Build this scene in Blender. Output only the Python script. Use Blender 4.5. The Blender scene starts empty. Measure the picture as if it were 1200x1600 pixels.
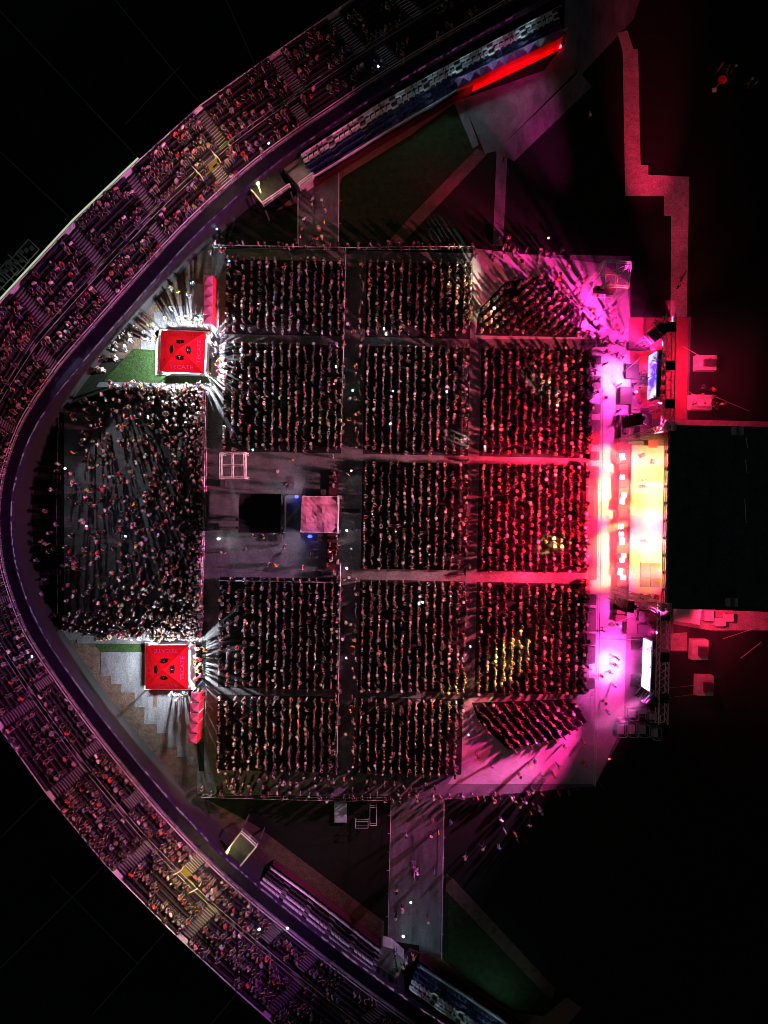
import bpy, bmesh, math, random
import numpy as np
from mathutils import Vector, Matrix
R = math.radians
random.seed(7); rng = np.random.default_rng(7)
S = bpy.context.scene
COL = S.collection

# ------------------------------------------------------------------ camera, world, moon, exposure
H = 83.0                       # drone height above the field
F = 1079.0                     # focal length in pixels of the 1200 x 1600 photograph
cam_d = bpy.data.cameras.new('drone_camera')
cam = bpy.data.objects.new('drone_camera', cam_d); COL.objects.link(cam)
cam.location = (0, 0, H); cam.rotation_euler = (0, 0, 0)
cam_d.sensor_fit = 'VERTICAL'; cam_d.sensor_height = 24.0; cam_d.sensor_width = 18.0
cam_d.lens = 24.0*F/1600.0; cam_d.clip_end = 2000; cam_d.clip_start = 1
S.camera = cam
W = bpy.data.worlds.new('World'); S.world = W; W.use_nodes = True
nt = W.node_tree; bg = nt.nodes['Background']
sky = nt.nodes.new('ShaderNodeTexSky'); sky.sky_type = 'NISHITA'; sky.sun_disc = False
sky.sun_elevation = R(4); sky.sun_rotation = R(100)
nt.links.new(sky.outputs[0], bg.inputs[0]); bg.inputs[1].default_value = 0.006
sun_d = bpy.data.lights.new('moon', 'SUN'); sun_d.energy = 0.06; sun_d.angle = R(0.5); sun_d.color = (.8, .9, 1)
sun = bpy.data.objects.new('moon', sun_d); COL.objects.link(sun)
sun.rotation_euler = (R(35), R(-20), 0)
S.view_settings.view_transform = 'Standard'; S.view_settings.look = 'None'
S.view_settings.gamma = 1; S.view_settings.exposure = 0
S.cycles.use_denoising = True; S.cycles.denoising_prefilter = 'ACCURATE'; S.cycles.use_adaptive_sampling = False; S.cycles.light_sampling_threshold = 0.0
S.cycles.filter_width = .8
S.cycles.max_bounces = 4; S.cycles.diffuse_bounces = 2; S.cycles.glossy_bounces = 2; S.cycles.transmission_bounces = 2
S.cycles.caustics_reflective = False; S.cycles.caustics_refractive = False
S.cycles.sample_clamp_indirect = 3.0

def P(px, py, z=0.0):
    return Vector(((px-600)/F*(H-z), (800-py)/F*(H-z), z))
def UV(u, v, z=0.0):           # the stage rig is turned 1.15 degrees: (u, v) runs square to it
    return P(u-0.02*(v-800), v+0.02*(u-600), z)
RZ = -0.02

# ------------------------------------------------------------------ lamps
def lamp(name, kind, loc, energy, color=(1, 1, 1), target=None, size=0.2, cone=60, blend=.4, sy=None):
    d = bpy.data.lights.new(name, kind); d.energy = energy; d.color = color
    if kind == 'AREA':
        d.size = size
        if sy: d.shape = 'RECTANGLE'; d.size_y = sy
    elif kind in ('POINT', 'SPOT'):
        d.shadow_soft_size = size
    if kind == 'SPOT': d.spot_size = R(cone); d.spot_blend = blend
    o = bpy.data.objects.new(name, d); COL.objects.link(o); o.location = loc
    if target is not None:
        o.rotation_euler = (Vector(target)-Vector(loc)).to_track_quat('-Z', 'Y').to_euler()
    return o

# ------------------------------------------------------------------ materials
def mat(name, col, rough=.7, scale=None, amt=.3, emit=None, es=1.0, metal=0., detail=4, bump=0., streak=None, translucent=0., grit=0.):
    m = bpy.data.materials.new(name); m.use_nodes = True
    n = m.node_tree; b = n.nodes['Principled BSDF']
    b.inputs['Base Color'].default_value = (*col, 1); b.inputs['Roughness'].default_value = rough
    b.inputs['Metallic'].default_value = metal
    b.inputs['Specular IOR Level'].default_value = .25
    if scale:
        tc = n.nodes.new('ShaderNodeTexCoord'); no = n.nodes.new('ShaderNodeTexNoise')
        no.inputs['Scale'].default_value = scale; no.inputs['Detail'].default_value = detail; no.inputs['Roughness'].default_value = .65
        src = tc.outputs['Object']
        if streak:
            mp = n.nodes.new('ShaderNodeMapping'); mp.inputs['Scale'].default_value = streak
            n.links.new(src, mp.inputs[0]); src = mp.outputs[0]
        n.links.new(src, no.inputs['Vector'])
        r = n.nodes.new('ShaderNodeValToRGB')
        r.color_ramp.elements[0].position = .3; r.color_ramp.elements[1].position = .7
        r.color_ramp.elements[0].color = (*[c*(1-amt) for c in col], 1); r.color_ramp.elements[1].color = (*[min(1, c*(1+amt)) for c in col], 1)
        n.links.new(no.outputs[0], r.inputs[0]); n.links.new(r.outputs[0], b.inputs['Base Color'])
        if grit:
            g = n.nodes.new('ShaderNodeTexNoise'); g.inputs['Scale'].default_value = 9.0; g.inputs['Detail'].default_value = 2; n.links.new(tc.outputs['Object'], g.inputs['Vector'])
            gr = n.nodes.new('ShaderNodeValToRGB'); gr.color_ramp.elements[0].position = .34; gr.color_ramp.elements[1].position = .66
            gr.color_ramp.elements[0].color = (1-grit, 1-grit, 1-grit, 1); gr.color_ramp.elements[1].color = (1+grit*.6, 1+grit*.6, 1+grit*.6, 1)
            mu = n.nodes.new('ShaderNodeMixRGB'); mu.blend_type = 'MULTIPLY'; mu.inputs[0].default_value = 1
            n.links.new(g.outputs[0], gr.inputs[0]); n.links.new(r.outputs[0], mu.inputs[1]); n.links.new(gr.outputs[0], mu.inputs[2]); n.links.new(mu.outputs[0], b.inputs['Base Color'])
        if bump:
            bp = n.nodes.new('ShaderNodeBump'); bp.inputs['Strength'].default_value = bump; bp.inputs['Distance'].default_value = .1
            n.links.new(no.outputs[0], bp.inputs['Height']); n.links.new(bp.outputs[0], b.inputs['Normal'])
    if emit:
        b.inputs['Emission Color'].default_value = (*emit, 1); b.inputs['Emission Strength'].default_value = es
    if translucent:
        t = n.nodes.new('ShaderNodeBsdfTranslucent'); t.inputs[0].default_value = (*col, 1)
        mx = n.nodes.new('ShaderNodeMixShader'); mx.inputs[0].default_value = translucent
        out = n.nodes['Material Output']
        n.links.new(b.outputs[0], mx.inputs[1]); n.links.new(t.outputs[0], mx.inputs[2]); n.links.new(mx.outputs[0], out.inputs[0])
    return m
M = {}
M['ground'] = mat('dark_asphalt', (.018, .019, .021), .9, .6, .4, grit=0.6)
M['grass'] = mat('lit_lawn_grass', (.010, .028, .005), .9, 1.4, .6, bump=.3, grit=0.75)
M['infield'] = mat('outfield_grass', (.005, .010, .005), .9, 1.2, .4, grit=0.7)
M['dirt'] = mat('warning_track_clay', (.20, .115, .075), .95, 2.0, .3, grit=0.45)
M['dirt2'] = mat('infield_clay', (.10, .068, .052), .95, 1.3, .35, grit=0.5)
M['plate'] = mat('grey_floor_plates', (.13, .13, .145), .65, .7, .5, streak=(1, .25, 1), grit=0.35)
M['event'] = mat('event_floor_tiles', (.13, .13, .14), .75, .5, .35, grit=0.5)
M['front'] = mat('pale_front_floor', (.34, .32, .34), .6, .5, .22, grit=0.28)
M['rowshade'] = mat('painted_row_shade', (.016, .016, .018), .9, 1.2, .5, grit=0.6)  # near-black colour stands for the shade between the rows
M['ply'] = mat('plywood_track', (.36, .30, .30), .75, .9, .25, grit=0.35)
M['concrete'] = mat('stand_concrete', (.085, .078, .088), .85, .8, .35, grit=0.45)
M['conc2'] = mat('pale_concrete', (.30, .31, .28), .85, .9, .25, grit=0.3)
M['apron'] = mat('purple_apron_sheet', (.011, .006, .028), .6, .9, .6, streak=(1, 1, 1), grit=0.5)
M['rail'] = mat('galvanised_rail', (.55, .55, .57), .4, metal=.3)
M['railw'] = mat('white_painted_rail', (.75, .75, .73), .5)
M['black'] = mat('black_paint', (.012, .012, .013), .6)
M['blackt'] = mat('black_roof_membrane', (.05, .05, .054), .8, .8, .4, grit=0.5)
M['darkgrey'] = mat('dark_grey_equipment', (.05, .05, .055), .5, 2., .3)
M['truss'] = mat('aluminium_truss', (.55, .55, .57), .4, metal=.5)
M['redfab'] = mat('red_canopy_fabric', (.62, .006, .014), .7, 1.1, .15, translucent=.35)
M['pinkfab'] = mat('faded_red_canopy', (.55, .13, .26), .6, 1.2, .15, translucent=.3)
M['redwall'] = mat('red_side_cloth', (.70, .01, .02), .6, 1., .15, translucent=.3)
M['purfab'] = mat('purple_canopy_cloth', (.26, .12, .30), .7, 1.2, .3)
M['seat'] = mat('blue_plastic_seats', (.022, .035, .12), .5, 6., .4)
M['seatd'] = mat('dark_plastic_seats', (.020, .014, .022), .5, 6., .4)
M['maroon'] = mat('maroon_padding', (.07, .010, .022), .7, 1., .2)
M['white'] = mat('white_paint', (.78, .78, .76), .5)
M['cream'] = mat('white_tarpaulin', (.62, .60, .60), .6, 1., .15, bump=.2)
M['stagedeck'] = mat('stage_deck_vinyl', (.40, .36, .30), .35, .5, .4, streak=(1, .6, 1), grit=0.15)
M['redtarp'] = mat('red_ground_cloth', (.36, .05, .08), .7, .8, .25, grit=0.3)
M['case'] = mat('flight_case_laminate', (.06, .05, .055), .5, 2., .3)
M['text'] = mat('pale_lettering', (.72, .12, .42), .6)
M['whitetext'] = mat('white_lettering', (.85, .85, .85), .6)
M['turf'] = mat('green_turf', (.014, .036, .006), .9, 2.2, .4, grit=0.6)
M['blocks'] = mat('white_ballast_sheet', (.55, .5, .5), .6, 1.3, .25)
M['yellow'] = mat('painted_yellow_light', (.26, .22, .05), .5)  # yellow light of the exit lamps put into the landing colour

def glow(name, col, s):
    m = mat(name, (.02, .02, .02), .5, emit=col, es=s); m.cycles.emission_sampling = 'NONE'      # each has a lamp of its own beside it
    return m
M['lampw'] = glow('white_lamp_glow', (1, .97, .9), 14)
M['lampc'] = glow('green_white_tube_glow', (.55, 1, .8), 3.5)
M['lampy'] = glow('yellow_lamp_glow', (1, .8, .2), 14)
M['lampr'] = glow('red_lamp_glow', (1, .03, .08), 10)
M['rimled'] = glow('rim_light_glow', (.80, 1, .62), .55)
M['ledp'] = glow('pink_led_glow', (1, .45, .80), .22)
M['ledb'] = glow('blue_white_led_glow', (.86, .70, 1), .15)
M['blue'] = glow('blue_lamp_glow', (.1, .12, 1), 3)
M['phone'] = glow('phone_torch_glow', (.85, .92, 1), 30)
M['phoneg'] = glow('green_torch_glow', (.1, 1, .55), 18)
M['phoneb'] = glow('blue_torch_glow', (.15, .5, 1), 20)
M['phonep'] = glow('pink_torch_glow', (1, .2, .7), 12)
M['phoner'] = glow('red_torch_glow', (1, .05, .05), 8)

# ------------------------------------------------------------------ mesh helpers
class MB:
    def __init__(s): s.v = []; s.f = []; s.mi = []; s.ms = []
    def _m(s, m):
        if m not in s.ms: s.ms.append(m)
        return s.ms.index(m)
    def add(s, vs, fs, m=None):
        b = len(s.v); s.v += [tuple(q) for q in vs]; s.f += [tuple(b+i for i in f) for f in fs]
        k = s._m(m) if m is not None else 0
        s.mi += [k]*len(fs)
    def box(s, c, d, rz=0., m=None, top=1.0):
        cx, cy, cz = c; hx, hy, hz = d[0]/2, d[1]/2, d[2]/2; ca, sa = math.cos(rz), math.sin(rz); vs = []
        for z in (-hz, hz):
            k = top if z > 0 else 1
            for x, y in ((-hx*k, -hy*k), (hx*k, -hy*k), (hx*k, hy*k), (-hx*k, hy*k)):
                vs.append((cx+x*ca-y*sa, cy+x*sa+y*ca, cz+z))
        s.add(vs, [(3, 2, 1, 0), (4, 5, 6, 7), (0, 1, 5, 4), (1, 2, 6, 5), (2, 3, 7, 6), (3, 0, 4, 7)], m)
    def bar(s, a, b, r, m=None, n=5):
        a = Vector(a); b = Vector(b); d = b-a
        if d.length < 1e-6: return
        q = d.to_track_quat('Z', 'Y'); vs = []
        for p in (a, b):
            for i in range(n):
                t = 2*math.pi*i/n; vs.append(p+q@Vector((math.cos(t)*r, math.sin(t)*r, 0)))
        s.add(vs, [(i, (i+1) % n, n+(i+1) % n, n+i) for i in range(n)]+[tuple(range(n-1, -1, -1)), tuple(range(n, 2*n))], m)
    def prism(s, poly, z0, z1, m=None):
        poly = [Vector((p[0], p[1], 0)) for p in poly]
        a = sum(poly[i].x*poly[(i+1) % len(poly)].y-poly[(i+1) % len(poly)].x*poly[i].y for i in range(len(poly)))
        if a < 0: poly = poly[::-1]
        n = len(poly)
        vs = [(p.x, p.y, z0) for p in poly]+[(p.x, p.y, z1) for p in poly]
        s.add(vs, [tuple(range(n-1, -1, -1)), tuple(range(n, 2*n))]+[(i, (i+1) % n, n+(i+1) % n, n+i) for i in range(n)], m)
    def strip(s, A, B, m=None, flip=False):
        n = len(A); vs = list(A)+list(B)
        s.add(vs, [((i, n+i, n+i+1, i+1) if flip else (i, i+1, n+i+1, n+i)) for i in range(n-1)], m)
    def rail(s, pts, r, m=None, n=4):
        for a, b in zip(pts[:-1], pts[1:]): s.bar(a, b, r, m, n)
    def build(s, name, m=None, parent=None, smooth=False):
        me = bpy.data.meshes.new(name)
        off = Vector(parent.location) if parent is not None and parent.type == 'EMPTY' else Vector((0, 0, 0))
        if parent is not None and parent.parent is not None: off = Vector(parent.get('_o', off))
        if off.length > 0: s.v = [(x-off.x, y-off.y, z-off.z) for x, y, z in s.v]
        me.from_pydata(s.v, [], s.f)
        ms = [x for x in s.ms if x is not None] or [m]
        for x in ms: me.materials.append(x)
        if len(ms) > 1: me.polygons.foreach_set('material_index', s.mi)
        if smooth: me.polygons.foreach_set('use_smooth', [True]*len(me.polygons))
        o = bpy.data.objects.new(name, me); COL.objects.link(o)
        if parent is not None: o.parent = parent
        return o
def tag(o, label, cat, group=None):
    o['label'] = label; o['category'] = cat
    if group: o['group'] = group
    return o
def thing(name, label, cat, loc=(0, 0, 0), group=None):
    o = bpy.data.objects.new(name, None); COL.objects.link(o); o.location = loc; o.empty_display_size = .2
    return tag(o, label, cat, group)
def copy_tree(o, loc=None, rz=None, parent=None):
    c = o.copy(); COL.objects.link(c)
    if parent: c.parent = parent
    if loc is not None: c.location = loc
    if rz is not None: c.rotation_euler[2] = rz
    for ch in [x for x in COL.objects if x.parent == o]: copy_tree(ch, parent=c)
    return c
def struct(name, o):
    o['kind'] = 'structure'; return o
def slab(name, pix, z1, m, z0=0., uv=False):
    b = MB(); b.prism([(UV if uv else P)(x, y, z1) for x, y in pix], z0, z1)
    return struct(name, b.build(name, m))
def text_mesh(body, size, mtx, m, name, parent, extrude=.004):
    c = bpy.data.curves.new('lettering', 'FONT'); c.body = body; c.size = size; c.align_x = 'CENTER'; c.align_y = 'CENTER'; c.extrude = extrude
    c.resolution_u = 2
    o = bpy.data.objects.new('lettering', c); COL.objects.link(o)
    dg = bpy.context.evaluated_depsgraph_get(); me = bpy.data.meshes.new_from_object(o.evaluated_get(dg))
    bpy.data.objects.remove(o); bpy.data.curves.remove(c)
    me.transform(mtx); me.materials.clear(); me.materials.append(m)
    t = bpy.data.objects.new(name, me); COL.objects.link(t); t.parent = parent
    return t

# ================================================================== THE SETTING
b = MB(); b.add([(-260, -260, 0), (260, -260, 0), (260, 260, 0), (-260, 260, 0)], [(0, 1, 2, 3)]); struct('ground', b.build('ground', M['ground']))
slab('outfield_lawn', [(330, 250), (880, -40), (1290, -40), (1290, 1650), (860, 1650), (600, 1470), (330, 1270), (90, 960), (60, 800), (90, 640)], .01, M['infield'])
slab('lit_lawn', [(527, 300), (535, 277), (620, 222), (716, 160), (735, 215), (760, 236), (640, 352), (600, 385), (527, 385)], .016, M['grass'])  # lit part of the lawn: its light is put into a lighter green
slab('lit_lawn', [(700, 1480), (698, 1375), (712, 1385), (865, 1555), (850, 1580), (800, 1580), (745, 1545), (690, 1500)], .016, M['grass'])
slab('warning_track', [(487, 285), (600, 205), (705, 140), (722, 152), (640, 212), (535, 277), (525, 300), (480, 310), (430, 330)], .022, M['dirt'])
slab('warning_track', [(655, 1488), (690, 1488), (694, 1500), (745, 1545), (800, 1582), (850, 1588), (885, 1558), (910, 1575), (870, 1620), (760, 1590), (640, 1510)], .022, M['dirt'])
slab('foul_line_path', [(600, 385), (640, 340), (745, 232), (762, 240), (655, 352), (622, 387)], .026, M['dirt2'])
slab('foul_line_path', [(697, 1365), (707, 1372), (868, 1545), (862, 1562), (850, 1552), (697, 1392)], .026, M['dirt2'])
slab('home_plate_clay', [(330, 330), (345, 385), (330, 430), (300, 500), (250, 560), (175, 560), (130, 560), (195, 490), (250, 430), (300, 375)], .02, M['dirt2'])
slab('home_plate_clay', [(105, 1000), (160, 1000), (300, 1090), (315, 1245), (400, 1290), (600, 1440), (600, 1470), (400, 1345), (280, 1265), (210, 1190), (150, 1110), (85, 1010)], .02, M['dirt2'])
slab('outer_lot', [(885, -30), (1010, -30), (990, 30), (905, 120), (880, 60)], .02, M['plate'])
# event floor
slab('event_floor', [(332, 388), (985, 400), (985, 495), (1080, 495), (1075, 660), (1060, 672), (1052, 1000), (930, 1228), (692, 1250), (690, 1245), (318, 1240), (322, 1000), (100, 1000), (100, 640), (326, 606), (330, 430)], .03, M['event'])
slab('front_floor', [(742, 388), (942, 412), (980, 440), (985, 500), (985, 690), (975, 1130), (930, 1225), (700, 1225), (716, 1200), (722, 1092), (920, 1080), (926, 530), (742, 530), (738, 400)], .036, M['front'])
slab('bottom_walkway', [(611, 1243), (693, 1246), (688, 1491), (655, 1491), (655, 1477), (607, 1470)], .04, M['plate'])
slab('purple_walkway', [(776, 236), (793, 238), (786, 384), (770, 384)], .045, M['plate'])
slab('purple_walkway', [(905, 112), (925, 135), (803, 252), (776, 236)], .05, M['plate'])
slab('tent_forecourt', [(722, 155), (850, 110), (885, 65), (900, 112), (776, 236), (758, 240)], .03, M['event'])
slab('tent_forecourt', [(709, 160), (722, 152), (748, 226), (739, 232)], .036, M['plate'])
slab('tent_forecourt', [(862, 108), (874, 128), (800, 205), (790, 225), (775, 232), (800, 190)], .036, M['plate'])
slab('plywood_path', [(965, 52), (980, 47), (990, 77), (997, 77), (1001, 258), (1013, 258), (1013, 273), (1077, 276), (1073, 495), (1048, 495), (1049, 337), (1038, 337), (1038, 306), (977, 306), (973, 80)], .05, M['ply'])
slab('wing_floor', [(982, 497), (1076, 497), (1072, 655), (1000, 655), (985, 560)], .06, M['redtarp'])
slab('stage_side_path', [(1052, 950), (1215, 957), (1215, 985), (1110, 985), (1052, 975)], .06, M['ply'])
slab('plywood_path', [(1045, 655), (1210, 659), (1210, 667), (1045, 664)], .09, M['ply'])
slab('stage_side_path', [(1048, 990), (1073, 988), (1074, 1017), (1048, 1017)], .06, M['ply'])
slab('top_walkway', [(467, 300), (500, 290), (516, 290), (516, 278), (531, 277), (528, 388), (467, 388)], .045, M['event'])
slab('top_walkway', [(516, 277), (531, 277), (529, 388), (505, 388), (505, 290), (516, 290)], .05, M['plate'])
slab('bottom_terrace', [(308, 1205), (540, 1212), (540, 1245), (308, 1240)], .04, M['event'])
# stepped plates beside the tents
for k, (x0, y0, x1, y1) in enumerate([(317, 430, 332, 516), (303, 443, 317, 516), (287, 455, 303, 516), (271, 478, 287, 516), (255, 478, 271, 530), (240, 488, 255, 530), (221, 516, 255, 548)]):
    slab('floor_plate', [(x0+.5, y0), (x1, y0), (x1-1.5, y1), (x0-1, y1)], .04, M['plate'])
for k, (x0, y0, x1, y1) in enumerate([(158, 1018, 228, 1056), (174, 1056, 228, 1069), (190, 1069, 232, 1082), (211, 1082, 240, 1105), (226, 1105, 246, 1132), (246, 1080, 263, 1145), (263, 1078, 296, 1168), (277, 1168, 296, 1183), (293, 1183, 303, 1195)]):
    slab('floor_plate', [(x0, y0), (x1-.5, y0), (x1-1.5, y1), (x0-1, y1)], .04, M['plate'])
slab('turf_patch', [(208, 545), (243, 547), (330, 560), (330, 598), (160, 597)], .046, M['turf'])
slab('turf_patch', [(147, 1006), (230, 1006), (230, 1019), (158, 1019)], .046, M['turf'])
slab('turf_patch', [(304, 1006), (315, 1006), (313, 1050), (303, 1078)], .046, M['turf'])
slab('tent_edge_strip', [(155, 597), (332, 599), (331, 606), (150, 605)], .052, M['plate'])
slab('tent_edge_strip', [(120, 998), (316, 996), (315, 1007), (120, 1005)], .052, M['plate'])

# dark sheets under the rows painting the shade between people (u, v blocks)
COLS = {'A': (346, 531), 'B': (565, 729), 'C': (747, 918)}
ROWS = {1: (410, 527), 2: (541, 710), 3: (722, 889), 4: (906, 1079), 5: (1090, 1208)}
BLOCKS = [(c, r) for c in 'ABC' for r in (1, 2, 3, 4, 5) if not (c == 'A' and r == 3) and not (c == 'C' and r in (1, 5))]
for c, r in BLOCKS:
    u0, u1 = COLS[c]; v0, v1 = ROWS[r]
    slab('row_shade_sheet', [(u0, v0), (u1, v0), (u1, v1), (u0, v1)], .042, M['rowshade'], uv=True)
SL1 = [(744, 524), (747, 485), (790, 440), (850, 430), (914, 490), (902, 527)]
SL5 = [(737, 1098), (893, 1092), (917, 1128), (880, 1152), (795, 1172), (748, 1128)]
slab('row_shade_sheet', SL1, .044, M['rowshade']); slab('row_shade_sheet', SL5, .044, M['rowshade'])

# ================================================================== GRANDSTAND
ST = [((700, -110), (870, -15)), ((545, 0), (650, 108)), ((400, 100), (487, 213)), ((313, 162), (400, 278)), ((217, 248), (300, 370)), ((115, 345), (212, 468)),
      ((0, 470), (108, 588)), ((-70, 590), (50, 672)), ((-110, 700), (22, 750)), ((-122, 810), (15, 815)), ((-110, 920), (24, 890)), ((-72, 1035), (56, 975)),
      ((0, 1142), (112, 1062)), ((70, 1240), (180, 1152)), ((163, 1352), (268, 1257)), ((262, 1452), (365, 1356)), ((370, 1552), (480, 1450)), ((470, 1640), (600, 1540)), ((590, 1740), (760, 1650))]
Z0, ZR = 6.5, 13.6
ribW = np.array([P(*q[1], Z0)[:2] for q in ST]); rimW = np.array([P(*q[0], ZR)[:2] for q in ST])
def resample(pts, n=8):
    out = []
    for i in range(len(pts)-1):
        p0 = pts[max(i-1, 0)]; p1 = pts[i]; p2 = pts[i+1]; p3 = pts[min(i+2, len(pts)-1)]
        for k in range(n):
            t = k/n
            out.append(.5*((2*p1)+(-p0+p2)*t+(2*p0-5*p1+4*p2-p3)*t*t+(-p0+3*p1-3*p2+p3)*t**3))
    out.append(pts[-1]); return np.array(out)
def resample_lin(pts, n=8):
    out = []
    for i in range(len(pts)-1):
        for k in range(n): out.append(pts[i]+(pts[i+1]-pts[i])*k/n)
    out.append(pts[-1]); return np.array(out)
RIB = resample(ribW); RIM = resample_lin(rimW); NS = len(RIB)
def deck(i, t, z): q = RIB[i]+(RIM[i]-RIB[i])*t; return (q[0], q[1], z)
def line(t, z, i0=0, i1=None): return [deck(i, t, z) for i in range(i0, NS if i1 is None else i1+1)]
# rows: (t0, t1, z)
TROWS = []
z = 7.0
for k in range(5): TROWS.append((.20+.055*k, .255+.055*k, z)); z += .42
AISLE = (.475, .555, z-.3); z += .35
for k in range(7): TROWS.append((.555+.0595*k, .6145+.0595*k, z)); z += .5
ZTOP = z
stand = thing('grandstand', 'curved upper stand full of spectators sweeping round the left side', 'grandstand', tuple(Vector(deck(NS//2, .5, 0))))
b = MB()
prev_t, prev_z = .195, 6.6
for (t0, t1, zz) in sorted(TROWS+[AISLE]):
    b.strip(line(t0, prev_z), line(t0, zz), flip=True)
    b.strip(line(t0, zz), line(t1, zz), flip=True); prev_z = zz
b.strip(line(TROWS[-1][1], prev_z), line(1.0, prev_z), flip=True)
b.strip(line(1.0, prev_z), line(1.0, 0), flip=True)
b.build('tiers', M['concrete'], stand)
b = MB(); b.strip(line(0, 6.45), line(.195, 6.6), flip=True); b.strip(line(.0, 5.3), line(0, 6.45), flip=True); b.strip(line(.19, 5.1), line(.0, 5.3), flip=True)
b.build('front_apron', M['apron'], stand)
b = MB(); b.strip(line(.17, 0), line(.17, 5.2), flip=True); b.build('back_wall', M['black'], stand)
b = MB(); b.rail(line(.197, 7.55), .045); b.rail(line(.197, 7.1), .03)
for i in range(0, NS, 2): b.bar(deck(i, .197, 6.6), deck(i, .197, 7.55), .03)
b.build('front_rail', M['rail'], stand)
b = MB(); b.rail(line(.476, AISLE[2]+1.0), .022); b.build('aisle_rail', M['rail'], stand)
b = MB(); b.rail(line(.552, AISLE[2]+1.0), .022); b.build('aisle_rail', M['rail'], stand)
b = MB(); b.strip(line(.998, ZTOP-.5), line(.998, ZTOP+.55)); b.strip(line(.998, ZTOP+.55), line(1.005, ZTOP+.55), flip=True); b.strip(line(1.005, ZTOP+.55), line(1.005, ZTOP-.6), flip=True)
b.build('rim_parapet', M['rail'], stand)
# seats: one bench row per tier, broken by the stairways
def near_i(px, py, t):
    best = None
    for i in range(NS):
        zz = ZTOP if t > .5 else 8
        q = deck(i, t, zz); w = P(px, py, zz); d = (q[0]-w.x)**2+(q[1]-w.y)**2
        if best is None or d < best[0]: best = (d, i)
    return best[1]
UST = [near_i(x, y, .77) for x, y in ((665, -5), (575, 50), (470, 125), (335, 185), (232, 295), (135, 380), (45, 470), (-60, 640), (-95, 800), (-60, 960), (15, 1115), (103, 1225), (200, 1335), (298, 1437), (445, 1555), (560, 1650))]
LST = [near_i(x, y, .33) for x, y in ((600, 75), (475, 175), (345, 262), (245, 345), (160, 425), (70, 535), (0, 650), (-30, 800), (-5, 930), (60, 1060), (130, 1165), (195, 1250), (293, 1358), (405, 1455), (470, 1510), (570, 1580))]
runs = []
for k, (t0, t1, zz) in enumerate(TROWS):
    stops = LST if k < 5 else UST
    i = 0
    for c in sorted(stops)+[NS-1]:
        if c-i >= 1: runs.append((c-i, k, i, c))
        i = c+1 if c < NS-1 else c
vis = lambda r_: max(abs((deck((r_[2]+r_[3])//2, .5, 9)[0]))/48, abs(deck((r_[2]+r_[3])//2, .5, 9)[1])/66)
runs.sort(key=lambda r_: (vis(r_) > 1, -r_[0]))
rest = MB()
for n_, (_, k, a, c) in enumerate(runs):
    t0, t1, zz = TROWS[k]; b = MB() if n_ < 100 else rest; ts = t0+(t1-t0)*.55
    prof = [(ts, zz+.05), (ts, zz+.42), (t1-.004, zz+.42), (t1-.003, zz+.85), (t1-.0005, zz+.85)]
    n = c-a+1; vs = []
    for t_, z_ in prof: vs += line(t_, z_, a, c)
    b.add(vs, [(j*n+i+1, j*n+i, (j+1)*n+i, (j+1)*n+i+1) for j in range(len(prof)-1) for i in range(n-1)])
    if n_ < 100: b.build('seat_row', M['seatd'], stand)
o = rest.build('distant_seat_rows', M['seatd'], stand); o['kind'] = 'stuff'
for stops, rws in ((LST, TROWS[:5]), (UST, TROWS[5:])):
    for i in stops:
        if i >= NS-1: continue
        b = MB(); vs = []; ms = []
        q0 = Vector(deck(i, .5, 0)); q1 = Vector(deck(i+1, .5, 0)); d = (q1-q0).normalized()
        levels = []
        for (t0, t1, zz) in rws:
            for h in (0, .5):
                ta = t0+(t1-t0)*h; z2 = zz+.03+h*.4; tb = t0+(t1-t0)*(h+.5)
                levels += [(ta, z2, 1), (ta+.011, z2, 0), (tb, z2, 0)]
        for (ta, z2, w) in levels:
            c = (Vector(deck(i, ta, 0))+Vector(deck(i+1, ta, 0)))/2; pa = c-d*.62; pb = c+d*.62
            vs += [(pa.x, pa.y, z2), (pb.x, pb.y, z2)]
        fs = []
        for j in range(len(levels)-1): fs.append((2*j+1, 2*j, 2*j+2, 2*j+3)); ms.append(0 if levels[j][2] else 1)
        b.add(vs, fs); b.ms = [M['railw'], M['concrete']]; b.mi = ms
        b.build('stairway', None, stand)
# LED ribbon on the front edge, broken into lit words
def ribbon(i0, i1, m, dark, seedv, dash, h0, h1, off=-.004):
    r = random.Random(seedv); b = MB(); pts = [Vector(p) for p in line(off, 0, i0, i1)]
    cols = []; lit = []; left = r.uniform(*dash); on = True
    for p, q in zip(pts[:-1], pts[1:]):
        L = (q-p).length; n = max(1, int(L/.3))
        for k in range(n):
            cols.append(p.lerp(q, k/n)); left -= L/n
            lit.append(on and r.random() < .72)
            if left < 0: on = not on; left = r.uniform(*dash) if on else r.uniform(.2, .6)
    cols.append(pts[-1]); nz = 3; vs = []; fs = []; ms = []
    for c in cols:
        for k in range(nz+1): vs.append((c.x, c.y, h0+(h1-h0)*k/nz))
    for i in range(len(cols)-1):
        for k in range(nz):
            fs.append((i*(nz+1)+k, (i+1)*(nz+1)+k, (i+1)*(nz+1)+k+1, i*(nz+1)+k+1)); ms.append(0 if lit[i] and (k == 1 or r.random() < .45) else 1)
    b.add(vs, fs); b.ms = [m, dark]; b.mi = ms
    return b
M['ledoff'] = mat('unlit_led_board', (.02, .012, .03), .5)
M['leddim'] = glow('dim_pink_led', (1, .15, .75), .12)
ribbon(26, 108, M['ledb'], M['ledoff'], 1, (2.0, 6.0), 6.05, 6.34).build('led_ribbon', None, stand)
ribbon(108, 142, M['ledp'], M['ledoff'], 2, (2.0, 5.0), 5.95, 6.36).build('led_ribbon', None, stand)
ribbon(3, 24, M['leddim'], M['ledoff'], 3, (.6, 1.4), 5.9, 6.3).build('led_ribbon', None, stand)
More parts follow.
